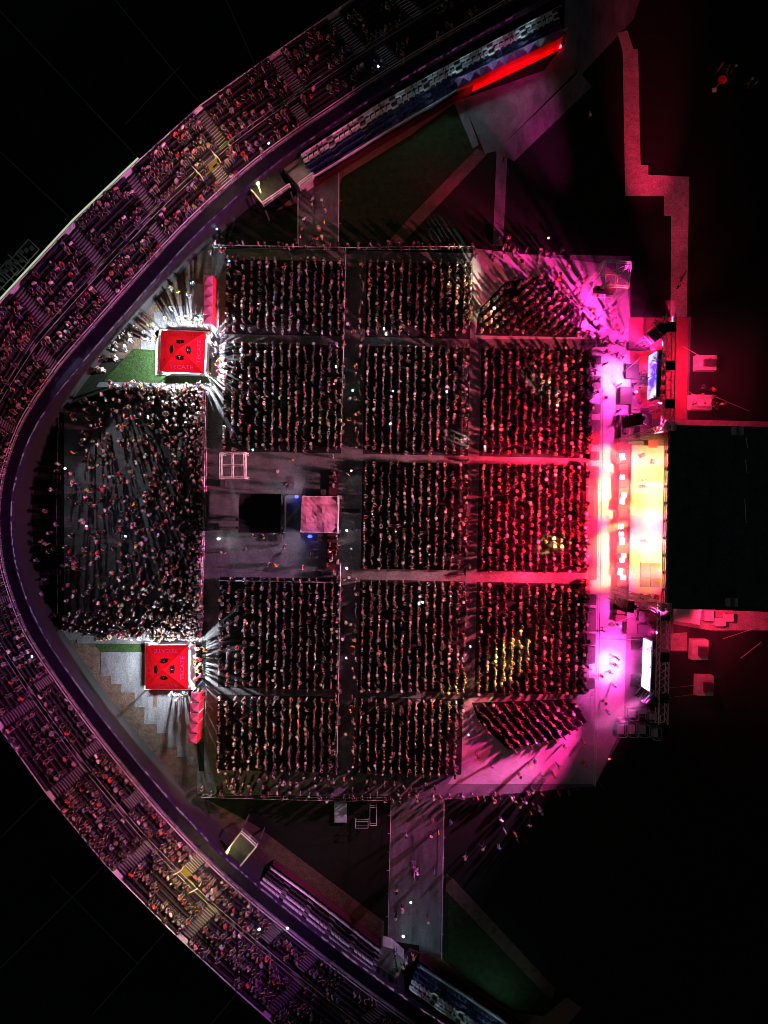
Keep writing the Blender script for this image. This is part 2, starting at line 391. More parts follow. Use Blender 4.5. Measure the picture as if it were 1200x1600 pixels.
# rim light strip
ia, ib = near_i(222, 243, 1.0), near_i(-30, 505, 1.0)
tag((lambda bb: (bb.rail([deck(i, 1.02, ZTOP+.62) for i in range(ia, ib+1)], .10, n=6), bb.build('rim_light_strip', M['rimled']))[1])(MB()), 'long green-white light strip along the outer rim of the upper stand', 'light strip')

# outer roof beyond the rim
b = MB(); A = [(RIM[i][0]+(RIM[i]-RIB[i])[0]*.03, RIM[i][1]+(RIM[i]-RIB[i])[1]*.03, ZTOP-1.2) for i in range(NS)]
B = [(RIM[i][0]+(RIM[i]-RIB[i])[0]*3.0, RIM[i][1]+(RIM[i]-RIB[i])[1]*3.0, ZTOP-2.4) for i in range(NS)]
roof_o = thing('concourse_roof', 'black flat roof behind the outer rim of the stand', 'roof', tuple(Vector(A[NS//2])))
b.strip(A, B, flip=True); b.build('membrane', mat('concourse_roof_sheet', (.010, .010, .012), .9, .2, .4), roof_o)
for (x0, y0, x1, y1) in ((0, 17, 217, 248), (180, 0, 312, 160), (345, -20, 398, 100), (195, 195, 280, 105), (0, 237, 115, 345), (0, 1310, 70, 1240), (0, 1513, 163, 1352), (145, 1585, 262, 1452), (80, 1368, 215, 1505), (330, 1600, 372, 1550)):
    b = MB(); b.bar(P(x0, y0, ZTOP-1.5), P(x1, y1, ZTOP-.9), .05); b.build('seam_batten', mat('roof_seam', (.20, .20, .22), .7) if 'roof_seam' not in bpy.data.materials else bpy.data.materials['roof_seam'], roof_o)
# floodlight frames on the rim at the far left
def flood_frame(px, py, label):
    t = thing('floodlight_frame', label, 'floodlight', tuple(P(px, py, ZTOP)), 'floodlight frames on the outer rim')
    d = Vector((RIM[ib][0]-RIM[ia][0], RIM[ib][1]-RIM[ia][1], 0)).normalized(); n = Vector((-d.y, d.x, 0)); n = -n if n.x > 0 else n
    c = P(px, py, ZTOP)
    f = MB(); q = [c+d*1.0, c+d*1.0+n*1.5, c-d*.9+n*1.5, c-d*.9]
    for k in range(4): f.bar(q[k], q[(k+1) % 4], .06)
    f.bar(q[0]-n*.4+d*.6, q[0]+n*2.0+d*.6, .07)
    f.build('frame', M['railw'], t)
    for k in range(3):
        g = MB(); e = c-d*.5+d*.5*k+n*(.6+.25*k); g.box((e.x, e.y, e.z+.1), (.42, .3, .3), .8); g.build('floodlight_head', M['truss'], t)
for (x, y, l) in ((52, 400, 'white floodlight frame outside the rim, uppermost of four'), (36, 419, 'white floodlight frame outside the rim, second from the top of four'), (20, 432, 'white floodlight frame outside the rim, third from the top of four'), (4, 449, 'white floodlight frame outside the rim, lowest of four by the photo edge')):
    flood_frame(x, y, l)

# ------------------------------------------------------------------ lower stands
def pxline(pts, z, n=14):
    w = [P(x, y, z) for x, y in pts]; out = []
    L = [0]
    for a, c in zip(w[:-1], w[1:]): L.append(L[-1]+(c-a).length)
    for k in range(n+1):
        s = L[-1]*k/n
        for j in range(len(w)-1):
            if s <= L[j+1]+1e-6:
                out.append(w[j].lerp(w[j+1], (s-L[j])/(L[j+1]-L[j]))); break
    return out
def lower_stand(label, back, front, rows, seatm, tint, zb=4.4, zf=1.5, n=14, bright=None, dividers=True):
    Bk = pxline(back, zb, n); Fr = pxline(front, zf, n)
    t = thing('lower_stand', label, 'grandstand', tuple(Vector((Fr[n//2].x, Fr[n//2].y, 0))))
    def L(f, z, a=0, c=None):
        return [Vector((Fr[i].x+(Bk[i].x-Fr[i].x)*f, Fr[i].y+(Bk[i].y-Fr[i].y)*f, z)) for i in range(a, (n if c is None else c)+1)]
    b = MB(); pz = zf-.3
    for k in range(rows):
        f0 = k/rows; f1 = (k+1)/rows; zz = zf-.3+(zb-zf)*k/rows
        b.strip(L(f0, pz), L(f0, zz)); b.strip(L(f0, zz), L(f1, zz)); pz = zz
        b.strip(L(f0, pz), L(f0, zz), flip=True); b.strip(L(f0, zz), L(f1, zz), flip=True)
    b.strip(L(1, pz), L(1, 5.2)); b.build('tiers', tint, t)
    w = MB(); w.strip(L(-.005, 0), L(-.005, zf)); w.strip(L(-.005, 0), L(-.005, zf), flip=True); w.strip(L(-.005, zf), L(.012, zf)); w.strip(L(-.005, zf), L(.012, zf), flip=True)
    w.build('field_wall', M['maroon'], t)
    r = MB(); r.rail(L(.01, zf+.85), .05); r.rail(L(.01, zf+.5), .02); r.build('front_rail', M['rail'], t)
    for k in range(rows-2 if dividers else rows):
        f0 = (k+.38)/rows; f1 = (k+.9)/rows; zz = zf-.3+(zb-zf)*k/rows
        s = MB(); cols = []
        for j in range(0, n):
            a = L(f0, zz+.42, j, j+1); c = L(f1, zz+.42, j, j+1); e = L(f1, zz+.85, j, j+1); g = L(f1+.06/rows, zz+.85, j, j+1)
            nseat = max(2, int((a[1]-a[0]).length/.55))
            for q in range(nseat):
                gap = q == nseat-1 and j % 2 == 1
                for u_, dn in ((q/nseat+.001, gap), ((q+.86)/nseat, gap), ((q+.87)/nseat, True), ((q+1)/nseat, True)):
                    cols.append([x[0].lerp(x[1], u_)-Vector((0, 0, .40 if dn else 0)) for x in (a, c, e, g)])
                    if dn: cols[-1][2] = cols[-1][1]+Vector((0, 0, .02)); cols[-1][3] = cols[-1][1]+Vector((0, 0, .02))
        vs = [p for c_ in cols for p in c_]
        s.add(vs, [(4*i+k_, 4*(i+1)+k_, 4*(i+1)+k_+1, 4*i+k_+1) for i in range(len(cols)-1) for k_ in range(3)])
        s.build('seat_row', bright if (bright and k in (rows//2, rows//2+1)) else seatm, t)
    if dividers:
        for j in range(1, n, 2):
            d = MB(); d.rail([L(f, zf+.55+(zb-zf)*f, j, j)[0] for f in (.45, .7, .98)], .05, n=4)
            for f in (.45, .7, .98):
                q = L(f, zf-.3+(zb-zf)*f, j, j)[0]; d.bar(q, (q.x, q.y, q.z+.85), .035)
            d.build('stair_rail', M['black'], t)
        d = MB(); d.rail(L(.62, zf+.55+(zb-zf)*.62+.3), .03); d.build('cross_rail', M['rail'], t)
        d = MB(); d.rail(L(.93, zf+.6+(zb-zf)*.93+.5), .05); d.build('back_rail', M['railw'], t)
    return t, L
M['seatw'] = mat('grey_folding_chairs', (.55, .56, .58), .5, 3., .25)
TB, LTB = lower_stand('blue lower seating with a green-lit back row at the top of the photo', [(462, 224), (585, 142), (700, 80), (868, -6)], [(489, 283), (600, 214), (712, 148), (884, 52)], 7, M['seat'], M['concrete'], bright=M['seatw'], n=16)
BB, LBB = lower_stand('blue lower seating with a green-lit back row at the bottom edge', [(632, 1562), (690, 1606), (790, 1668)], [(655, 1503), (720, 1545), (830, 1620)], 7, M['seat'], M['concrete'], bright=M['seatw'], n=8)
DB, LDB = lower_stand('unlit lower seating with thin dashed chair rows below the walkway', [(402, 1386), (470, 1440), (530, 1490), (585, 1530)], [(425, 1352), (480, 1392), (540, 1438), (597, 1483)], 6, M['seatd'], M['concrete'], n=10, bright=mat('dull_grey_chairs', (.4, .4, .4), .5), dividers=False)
# pale concourse deck behind the boxes and its tube lights
for (LL, nm, n, lab) in ((LTB, 'top', 16, 'upper'), (LBB, 'bot', 8, 'lower')):
    t = TB if nm == 'top' else BB
    b = MB(); b.strip(LL(.73, 4.05), LL(1.06, 4.05)); b.strip(LL(.73, 4.05), LL(1.06, 4.05), flip=True); b.build('back_walkway', M['conc2'], t)
    for j in range(0, n-1, 2):
        q0 = LL(.86, 5.02, j, j)[0]; q1 = LL(.86, 5.02, j+1, j+1)[0]
        f = MB(); f.bar(q0.lerp(q1, .2), q0.lerp(q1, .8), .07, n=6)
        tag(f.build('tube_light', M['lampc']), 'greenish tube light under the deck edge behind the %s blue seats' % ('top' if nm == 'top' else 'bottom'), 'tube light', 'tube lights behind the %s blue seats' % ('top' if nm == 'top' else 'bottom'))
        c = (q0+q1)/2; c.z = 4.96
        tgt = LL(.5, 3.3, j, j)[0]
        tl = lamp('tube_lamp', 'AREA', c, 75 if nm == 'top' else 60, (.55, .92, 1), tgt, .4, sy=3); tl.data.spread = R(75)
# concrete ramps at the ends of the lower stands
def solid(name, label, cat, pix, z1, m, z0=0, part='deck'):
    c = P(pix[0][0], pix[0][1], 0); t = thing(name, label, cat, (c.x, c.y, 0))
    b = MB(); b.prism([P(x, y, z1) for x, y in pix], z0, z1); b.build(part, m, t); return t
def post_rail(t, name, pts, h, m, r=.04, step=1.2):
    b = MB()
    for a, c in zip(pts[:-1], pts[1:]):
        a = Vector(a); c = Vector(c); b.bar(a+Vector((0, 0, h)), c+Vector((0, 0, h)), r); b.bar(a+Vector((0, 0, h*.5)), c+Vector((0, 0, h*.5)), r*.7)
        k = max(1, int((c-a).length/step))
        for i in range(k+1): q = a.lerp(c, i/k); b.bar(q, q+Vector((0, 0, h)), r)
    b.build(name, m, t)
t = solid('ramp', 'pale grey concrete ramp left of the top blue seats', 'ramp', [(438, 258), (470, 236), (490, 276), (468, 292)], 2.2, M['conc2'])
post_rail(t, 'handrail', [P(468, 292, 2.2), P(490, 276, 2.2)], 1., M['railw'], .05)
t = solid('ramp', 'pale concrete ramp under the foot of the grey walkway', 'ramp', [(598, 1478), (612, 1482), (632, 1500), (618, 1540), (580, 1513)], 2.0, M['conc2'])
post_rail(t, 'handrail', [P(615, 1482, 2.0), P(622, 1512, 2), P(617, 1540, 2.0)], 1., M['darkgrey'], .05)
b = MB(); b.prism([P(x, y, .4) for x, y in ((622, 1500), (640, 1483), (655, 1490), (640, 1513))], 0, .4); tag(b.build('red_platform', M['maroon']), 'small dark red platform at the foot of the grey walkway', 'platform')
# fascia camera platforms (yellow lit)
def cam_platform(label, pix, z1, rails, lampxy, lampe):
    c = P(*pix[0], 0); t = thing('viewing_platform', label, 'platform', (c.x, c.y, 0))
    b = MB(); b.prism([P(x, y, z1) for x, y in pix], z1-.35, z1); b.build('deck', M['darkgrey'], t)
    pts = [P(x, y, z1) for x, y in pix]
    for k in range(len(pts)):
        q = MB(); q.bar((pts[k].x*.99, pts[k].y*.99, 0), (pts[k].x*.99, pts[k].y*.99, z1-.35), .1); q.build('leg', M['darkgrey'], t)
    post_rail(t, 'guard_rail', [P(x, y, z1) for x, y in rails], 1.0, M['railw'], .06)
    l = P(*lampxy, z1+2.2); f = MB(); f.box((l.x, l.y, l.z), (.4, .25, .2)); f.bar((l.x, l.y, z1), l, .04); f.build('work_lamp', M['lampy'], t)
    lamp('work_lamp_light', 'POINT', (l.x, l.y, l.z-.3), lampe, (1, .86, .35), size=.1)
    return t
cam_platform('railed platform with yellow rails jutting from the top deck edge', [(388, 294), (424, 262), (452, 292), (412, 322)], 3.2, [(388, 294), (412, 322), (454, 293)], (402, 286), 130)
cam_platform('railed platform with a yellow lit corner below the bottom left deck', [(346, 1338), (379, 1295), (404, 1318), (374, 1352)], 3.2, [(346, 1338), (379, 1295), (403, 1317), (374, 1352)], (352, 1340), 190)
# stand exits with yellow light
def exit_mouth(label, i, t0, t1, zz, e, target_t):
    q = Vector(deck(i, t0, zz)); t = thing('stand_exit', label, 'exit', tuple(q))
    d = (Vector(deck(i+1, t0, zz))-q).normalized(); n = (Vector(deck(i, t1, zz))-q).normalized()
    b = MB()
    for s in (-1, 1):
        for (a, c) in ((0, 2.6),):
            pa = q+d*s*1.3+n*a; pc = q+d*s*1.3+n*c
            b.bar((pa.x, pa.y, zz+1.1), (pc.x, pc.y, zz+1.1), .06)
            for kk in range(4): e1 = pa.lerp(pc, kk/3); b.bar((e1.x, e1.y, zz-.2), (e1.x, e1.y, zz+1.1), .04)
    b.build('guard_rail', M['railw'], t)
    g = MB(); c = q+n*1.3; g.box((c.x, c.y, zz+.03), (2.4, 2.4, .06), math.atan2(d.y, d.x)); g.build('landing', M['yellow'], t)
    f = MB(); c2 = q-n*1.9; f.box((c2.x, c2.y, zz+4.1), (.5, .16, .16), math.atan2(d.y, d.x)); f.bar((c2.x+.5, c2.y+.5, zz), (c2.x, c2.y, zz+4.05), .03, M['black']); f.ms = [M['lampy'] if x is None else x for x in f.ms]; f.build('exit_lamp', None, t)
    lamp('exit_lamp_light', 'POINT', (c2.x, c2.y, zz+3.9), e*1.0, (1, .82, .22), size=.12)
exit_mouth('yellow lit exit opening among spectators in the upper part of the stand', near_i(330, 262, .40), .40, .55, AISLE[2]+.2, 900, .3)
exit_mouth('yellow lit exit opening among spectators in the lower left stand', near_i(285, 1372, .42), .42, .55, AISLE[2]+.2, 1500, .3)

# ================================================================== RED TENTS
def tent(label, c4, floor4, apex_h, gname):
    cs = [P(x, y, 2.9) for x, y in c4]; c = sum(cs, Vector())/4
    t = thing('marquee_tent', label, 'tent', (c.x, c.y, 0), gname)
    ap = Vector((c.x, c.y, apex_h))
    b = MB()
    for k in range(4):
        a, e = cs[k], cs[(k+1) % 4]; N = 8; vs = []; fs = []; row0 = 0
        rows = []
        for r in range(N+1):
            rr = []
            for j in range(N-r+1):
                f = r/N; s = j/max(1, N-r)
                p = a.lerp(e, s).lerp(ap, f); sag = -.10*math.sin(math.pi*f)*(.4+.6*math.sin(math.pi*s))
                if r < N: p = p+Vector((0, 0, sag if 0 < j < N-r else 0))
                rr.append(len(vs)); vs.append(p)
            rows.append(rr)
        for r in range(N):
            for j in range(len(rows[r])-1):
                fs.append((rows[r][j], rows[r][j+1], rows[r+1][min(j, len(rows[r+1])-1)]))
                if j < len(rows[r+1])-1: fs.append((rows[r][j+1], rows[r+1][j+1], rows[r+1][j]))
        b.add(vs, fs)
        m_ = [a, e, Vector((e.x, e.y, 2.62)), Vector((a.x, a.y, 2.62))]
        b.add(m_, [(3, 2, 1, 0)])
    can = b.build('canopy', M['redfab'], t)
    for p in cs:
        l = MB(); q = c.lerp(Vector((p.x, p.y, 0)), .97); l.bar((q.x, q.y, 0), (q.x, q.y, 2.85), .05, n=6); l.build('leg', M['railw'], t)
    # lettering and emblem on every slope
    for k in range(4):
        a, e = cs[k], cs[(k+1) % 4]; mid = (a+e)/2
        xd = (e-a).normalized(); up = (ap-mid); up = (up-xd*up.dot(xd)).normalized(); n = xd.cross(up)
        if n.z < 0: xd = -xd; n = xd.cross(up)
        def mt(f, s=1):
            o = mid.lerp(ap, f)+n*.05; o = o-Vector(t.location)
            return Matrix(((xd.x, up.x, n.x, o.x), (xd.y, up.y, n.y, o.y), (xd.z, up.z, n.z, o.z), (0, 0, 0, 1)))
        text_mesh('TECATE', .62, mt(.22)@Matrix.Scale(1.25, 4, (1, 0, 0)), M['text'], 'lettering', t)
        em = MB(); pts = []
        rr = random.Random(k)
        for q in range(20):
            an = 2*math.pi*q/20; ra = (.46 if q % 2 else .30)*(1.25 if abs(math.cos(an)) > .6 else .85); pts.append((ra*math.cos(an), ra*math.sin(an)))
        mm = mt(.63); mm.translation += n*.03
        vs = [mm@Vector((x, y, 0)) for x, y in pts]; 
        me = bpy.data.meshes.new('emblem'); me.from_pydata(vs, [], [tuple(range(20))]); me.materials.append(M['black'])
        eo = bpy.data.objects.new('emblem', me); COL.objects.link(eo); eo.parent = t
        mm2 = mm.copy(); mm2.translation += n*.02
        text_mesh('T', .42, mm2, M['whitetext'], 'emblem_letter', t)
    # bar counters under the tent
    for k in range(4):
        a, e = cs[k], cs[(k+1) % 4]; g = MB(); p = c.lerp(a, .8); q = c.lerp(e, .8); mid = (p+q)/2
        g.box((mid.x, mid.y, .55), ((q-p).length*.8, .5, 1.1), math.atan2((q-p).y, (q-p).x)); g.build('bar_counter', M['white'], t)
    f = MB(); f.prism([P(x, y, .12) for x, y in floor4], 0, .12); f.build('floor_deck', M['white'], t)
    l = MB(); l.box((c.x, c.y, 2.95), (.5, .5, .12)); l.bar((c.x, c.y, 3.0), (c.x, c.y, apex_h-.1), .03); l.build('hanging_lamp', M['lampw'], t)
    return t, c
T1, c1 = tent('square red tent with four black emblems beside the upper green turf', [(252, 516), (320.5, 519), (318.5, 583), (250, 580)], [(243, 540), (250, 514), (328, 518), (326, 588), (243, 586)], 4.4, 'large red square tents')
T2, c2 = tent('square red tent with four black emblems above the stepped lower plates', [(228, 1009), (294, 1008), (293, 1077), (227, 1077)], [(226, 1003), (306, 1003), (305, 1078), (226, 1078)], 4.4, 'large red square tents')
TENT_E = 26000
lamp('tent_light', 'SPOT', (c1.x+.3, c1.y-.2, 2.60), TENT_E, (.86, .95, 1), (c1.x+.3, c1.y-.2, 0), .22, cone=173, blend=.05)
lamp('tent_light', 'SPOT', (c2.x+.5, c2.y+.3, 2.60), TENT_E*.55, (.86, .95, 1), (c2.x+.5, c2.y+.3, 0), .22, cone=173, blend=.05)
lamp('canopy_fill_light', 'POINT', (c1.x, c1.y, 1.7), 200, (1, .95, .9), size=.3)  # added fill lamp under the tent to make the red canopy glow
lamp('canopy_fill_light', 'POINT', (c2.x, c2.y, 1.7), 200, (1, .95, .9), size=.3)
# rows of small gazebos
def gazebo_proto(label, ctr, w, d):
    t = thing('small_gazebo', label, 'gazebo', (ctr.x, ctr.y, 0), 'small red gazebos in a row')
    b = MB(); x, y = w/2, d/2; o = Vector((ctr.x, ctr.y, 0))
    vs = [o+Vector(q) for q in ((-x, -y, 2.3), (x, -y, 2.3), (x, y, 2.3), (-x, y, 2.3), (0, 0, 3.1))]
    b.add(vs, [(0, 1, 4), (1, 2, 4), (2, 3, 4), (3, 0, 4)]); b.build('canopy', M['pinkfab'], t)
    v = MB(); v.add([o+Vector(q) for q in ((x, -y, 0.2), (x, y, .2), (x, y, 2.28), (x, -y, 2.28))], [(0, 1, 2, 3)]); v.build('side_cloth', M['redwall'], t)
    for sx in (-1, 1):
        for sy in (-1, 1):
            l = MB(); l.bar(o+Vector((sx*x*.95, sy*y*.95, 0)), o+Vector((sx*x*.95, sy*y*.95, 2.3)), .03); l.build('leg', M['railw'], t)
    return t
ords = ['topmost', 'second', 'third', 'fourth', 'lowest']
g0 = None
for k in range(5):
    p = P(325.5-k*.35, 437+15.5*k, 2.5)
    lamp('gazebo_light', 'POINT', (p.x, p.y, 2.0), 8, (1, .55, .62), size=.1)
    lab = '%s small pink gazebo of the row above the upper red tent' % ords[k]
    if g0 is None: g0 = gazebo_proto(lab, p, 1.05, 1.12); g0['group'] = 'small red gazebos by the upper tent'
    else: q = copy_tree(g0, (p.x, p.y, 0)); q['label'] = lab
g1 = None
for k in range(5):
    p = P(304.5-k*1.1, 1090+16.3*k, 2.5); lab = '%s small pink gazebo of the row below the lower red tent' % ords[k]
    q = copy_tree(g0, (p.x, p.y, 0), -.05); lamp('gazebo_light', 'POINT', (p.x, p.y, 2.0), 8, (1, .55, .62), size=.1); q['label'] = lab; q['group'] = 'small red gazebos by the lower tent'
# top concession row: purple roofs with a red cloth front
for k in range(9):
    f0, f1 = k/9, (k+1)/9
    a = P(711+(879-711)*f0, 124+(44-124)*f0, 2.6); e = P(711+(879-711)*f1, 124+(44-124)*f1, 2.6)
    a2 = P(716+(880-716)*f0, 136+(57-136)*f0, 2.6); e2 = P(716+(880-716)*f1, 136+(57-136)*f1, 2.6)
    c = (a+e+a2+e2)/4
    t = thing('concession_booth', ('beige roofed concession booth in the red fronted row' if k == 7 else '%s concession booth from the left in the red fronted row' % ['first', 'second', 'third', 'fourth', 'fifth', 'sixth', 'seventh', 'x', 'last'][k]), 'booth', (c.x, c.y, 0), 'concession booths along the top seats')
    b = MB(); ap = c+Vector((0, 0, .55)); b.add([a, e, e2, a2, ap], [(0, 4, 1), (1, 4, 2), (2, 4, 3), (3, 4, 0), (0, 1, 4), (1, 2, 4), (2, 3, 4), (3, 0, 4)])
    b.build('canopy', M['purfab'] if k != 7 else M['conc2'], t)
    w = MB(); w.add([(a2.x, a2.y, .1), (e2.x, e2.y, .1), (e2.x, e2.y, 2.58), (a2.x, a2.y, 2.58)], [(0, 1, 2, 3), (3, 2, 1, 0)]); w.build('front_cloth', M['redwall'], t)
    for q in (a, e, a2, e2):
        l = MB(); qq = c.lerp(q, .93); l.bar((qq.x, qq.y, 0), (qq.x, qq.y, 2.58), .03); l.build('leg', M['railw'], t)
for k in range(8):
    f = (k+.5)/8; p = P(722+(884-722)*f, 147+(68-147)*f, .25); q = P(716+(880-716)*f, 136+(57-136)*f, 1.4)
    b = MB(); b.box((p.x, p.y, .2), (.5, .25, .3), .45); tag(b.build('flood_lamp', M['lampr']), 'red flood lamp on the ground lighting the red booth fronts', 'lamp', 'red flood lamps before the booths')
    lamp('booth_red_light', 'AREA', (p.x+.3, p.y-.9, .6), 30, (1, .01, .015), q, 1.6, sy=.3)

# ================================================================== MIXING AREA
def truss_beam(b, a, c, w=.3, r=.035, step=.6, up=Vector((0, 0, 1))):
    a = Vector(a); c = Vector(c); d = (c-a).normalized(); s = d.cross(up).normalized()*w/2; u = s.cross(d).normalized()*w/2
    cor = [s+u, s-u, -s-u, -s+u]
    for q in cor: b.bar(a+q, c+q, r, n=4)
    k = max(1, int((c-a).length/step))
    for i in range(k):
        p0 = a.lerp(c, i/k); p1 = a.lerp(c, (i+1)/k)
        for j in range(4):
            b.bar(p0+cor[j], p1+cor[(j+1) % 4], r*.6, n=3)
def scaffold(name, label, pix, z, m, cross=True, legs=True, cat='scaffold tower'):
    q = [P(x, y, z) for x, y in pix]; c = sum(q, Vector())/4
    t = thing(name, label, cat, (c.x, c.y, 0))
    b = MB()
    for k in range(4): truss_beam(b, q[k], q[(k+1) % 4], .22, .03, .7)
    b.build('top_frame', m, t)
    if cross:
        b = MB(); truss_beam(b, (q[0]+q[1])/2, (q[2]+q[3])/2, .18, .028, .8); truss_beam(b, (q[1]+q[2])/2, (q[3]+q[0])/2, .18, .028, .8); b.build('cross_beam', m, t)
    for k in range(4):
        b = MB(); truss_beam(b, (q[k].x, q[k].y, 0), q[k], .22, .03, .9, Vector((1, 0, 0))); b.build('leg', m, t)
    for k in range(4):
        b = MB(); e = q[(k+1) % 4]; b.bar((q[k].x, q[k].y, .4), e, .03); b.bar((q[k].x, q[k].y, z*.5), (e.x, e.y, z*.5), .03); b.build('brace', m, t)
    return t, q
t, q = scaffold('delay_tower', 'pale square truss tower divided into four, on the mixing area', [(345, 708), (382, 708), (383, 746), (344, 746)], 2.0, M['white'])
t, q = scaffold('delay_tower', 'square truss tower in four squares beside the pink lit floor', [(946, 407), (985, 411), (981, 448), (943, 446)], 8.0, M['railw'])
b = MB(); c = (q[2]+q[3])/2; b.box((c.x-.8, c.y, 6.6), (2.2, .5, 1.0), -.1); b.build('speaker', M['case'], t)
# black roof of the mixing desk
cs = [P(x, y, 3.0) for x, y in ((374, 771), (439, 772), (438, 833), (372, 832))]
t = thing('mixing_desk_canopy', 'flat black square canopy on the mixing area', 'canopy', ((cs[0].x+cs[2].x)/2, (cs[0].y+cs[2].y)/2, 0))
b = MB(); b.prism([(p.x, p.y) for p in cs], 2.9, 3.0); b.build('canopy', mat('black_canopy_cloth', (.016, .016, .018), .9, 1., .3), t)
for p in cs:
    b = MB(); b.bar((p.x*.98, p.y*.98, 0), (p.x*.98, p.y*.98, 2.9), .06); b.build('leg', M['darkgrey'], t)
b = MB()
for k in range(4): b.bar(cs[k]+Vector((0, 0, .02)), cs[(k+1) % 4]+Vector((0, 0, .02)), .03)
b.build('edge_rail', M['darkgrey'], t)
# whitish tarpaulin roof of the front-of-house tower, pink stage light in its colour
cs = [P(x, y, 4.4) for x, y in ((472, 776), (529, 776), (527, 832), (470, 831))]
t = thing('sound_tower', 'scaffold sound tower with wrinkled pale pink lit tarpaulin roof', 'tower', ((cs[0].x+cs[2].x)/2, (cs[0].y+cs[2].y)/2, 0))
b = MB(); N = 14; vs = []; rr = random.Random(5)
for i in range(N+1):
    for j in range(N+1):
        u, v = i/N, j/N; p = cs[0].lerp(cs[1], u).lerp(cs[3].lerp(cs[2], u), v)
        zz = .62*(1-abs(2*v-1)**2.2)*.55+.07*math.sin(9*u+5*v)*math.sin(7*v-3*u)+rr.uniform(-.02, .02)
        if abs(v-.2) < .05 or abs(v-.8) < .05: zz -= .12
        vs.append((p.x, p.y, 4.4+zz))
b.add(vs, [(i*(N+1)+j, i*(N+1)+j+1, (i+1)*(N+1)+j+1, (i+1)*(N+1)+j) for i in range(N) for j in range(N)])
b.build('roof_tarpaulin', mat('pink_light_tarpaulin', (.50, .20, .30), .7, 1., .12, bump=.15), t)
for p in cs:
    b = MB(); truss_beam(b, (p.x, p.y, 0), (p.x, p.y, 4.4), .25, .03, .8, Vector((1, 0, 0))); b.build('leg', M['truss'], t)
b = MB()
for k in range(4): b.bar(cs[k], cs[(k+1) % 4], .06)
b.build('roof_frame', M['railw'], t)
b = MB(); c = (cs[1]+cs[2])/2; b.box((c.x+.02, c.y, 4.45), (.2, (cs[1]-cs[2]).length, .25), RZ); b.build('front_beam', M['white'], t)
b = MB(); c = sum(cs, Vector())/4; b.box((c.x, c.y, 1.0), (4.0, 4.0, .12), RZ); b.build('floor_deck', M['darkgrey'], t)
for (px, py, lab) in ((463, 776, 'blue glowing lamp above the pink lit sound tower'), (484, 838, 'blue glowing lamp below the pink lit sound tower')):
    p = P(px, py, .3); b = MB(); b.box((p.x, p.y, .2), (.35, .35, .35)); b.bar((p.x-.3, p.y, 0), (p.x+.3, p.y, .35), .04); tag(b.build('stage_lamp', M['blue']), lab, 'lamp')
    lamp('blue_light', 'POINT', (p.x, p.y-.3, .9), 14, (.05, .08, 1), size=.1)
# work lamp on the mixing floor, two unseen ones for the lit aisle patches
for (px, py, lab, e, tx, ty) in ((341, 842, 'small white work lamp left of the black canopy', 120, 420, 860), (549, 735, 'small unseen work lamp in the aisle above the sound tower', 30, 549, 760), (549, 858, 'small unseen work lamp in the aisle below the sound tower', 30, 549, 830)):
    p = P(px, py, .9); b = MB(); b.box((p.x, p.y, .9), (.22, .22, .14), .3); b.bar((p.x, p.y, 0), (p.x, p.y, .8), .03); tag(b.build('work_lamp', M['lampw'] if px < 400 else M['truss']), lab, 'lamp')
    lamp('work_light', 'SPOT', (p.x, p.y, 1.15), e, (.9, .95, 1), P(tx, ty, 0), .05, cone=120, blend=.8)
lamp('mix_area_light', 'SPOT', P(466, 782, 2.7), 520, (.85, .7, .9), P(430, 735, 0), .3, cone=110, blend=.9)
lamp('mix_area_light', 'SPOT', P(466, 826, 2.7), 520, (.74, .68, .98), P(430, 880, 0), .1, cone=110, blend=.9)
# platforms, cases and cable covers round the sound tower
for (x0, y0, x1, y1, h, m, lab) in ((513, 735, 528, 775, .4, 'maroon', 'narrow red ramp above the sound tower'), (510, 833, 526, 890, .4, 'maroon', 'narrow red ramp below the sound tower'), (444, 773, 470, 840, .25, 'plate', 'low grey riser between black canopy and sound tower'), (534, 795, 562, 801, .12, 'black', 'black cable cover crossing the aisle from the sound tower')):
    c = P((x0+x1)/2, (y0+y1)/2, h); b = MB(); s = (H-h)/F
    b.box((c.x, c.y, h/2), ((x1-x0)*s, (y1-y0)*s, h), RZ); b.box((c.x, c.y, h+.012), ((x1-x0)*s*.9, (y1-y0)*s*.92, .02), RZ)
    tag(b.build('riser' if 'riser' in lab else ('cable_cover' if 'cable' in lab else 'ramp'), M[m]), lab, 'riser' if 'riser' in lab else ('cable cover' if 'cable' in lab else 'ramp'))
rc = random.Random(3)
CASES = [(455, 760, 'black case above the grey riser'), (505, 770, 'black case above the corner of the sound tower'), (348, 755, 'black case under the pale truss tower'), (338, 823, 'black case left of the black canopy'), (437, 841, 'black case below the black canopy'), (500, 840, 'black case below the sound tower')]
for (x, y, lab) in CASES:
    p = P(x, y, .8); b = MB(); b.box((p.x, p.y, .42), (.6, .8, .72), rc.uniform(-.3, .3)); b.box((p.x, p.y, .80), (.62, .82, .05), 0)
    for sx in (-.2, .2): b.box((p.x+sx, p.y, .035), (.1, .6, .07))
    tag(b.build('flight_case', M['case']), lab, 'flight case')

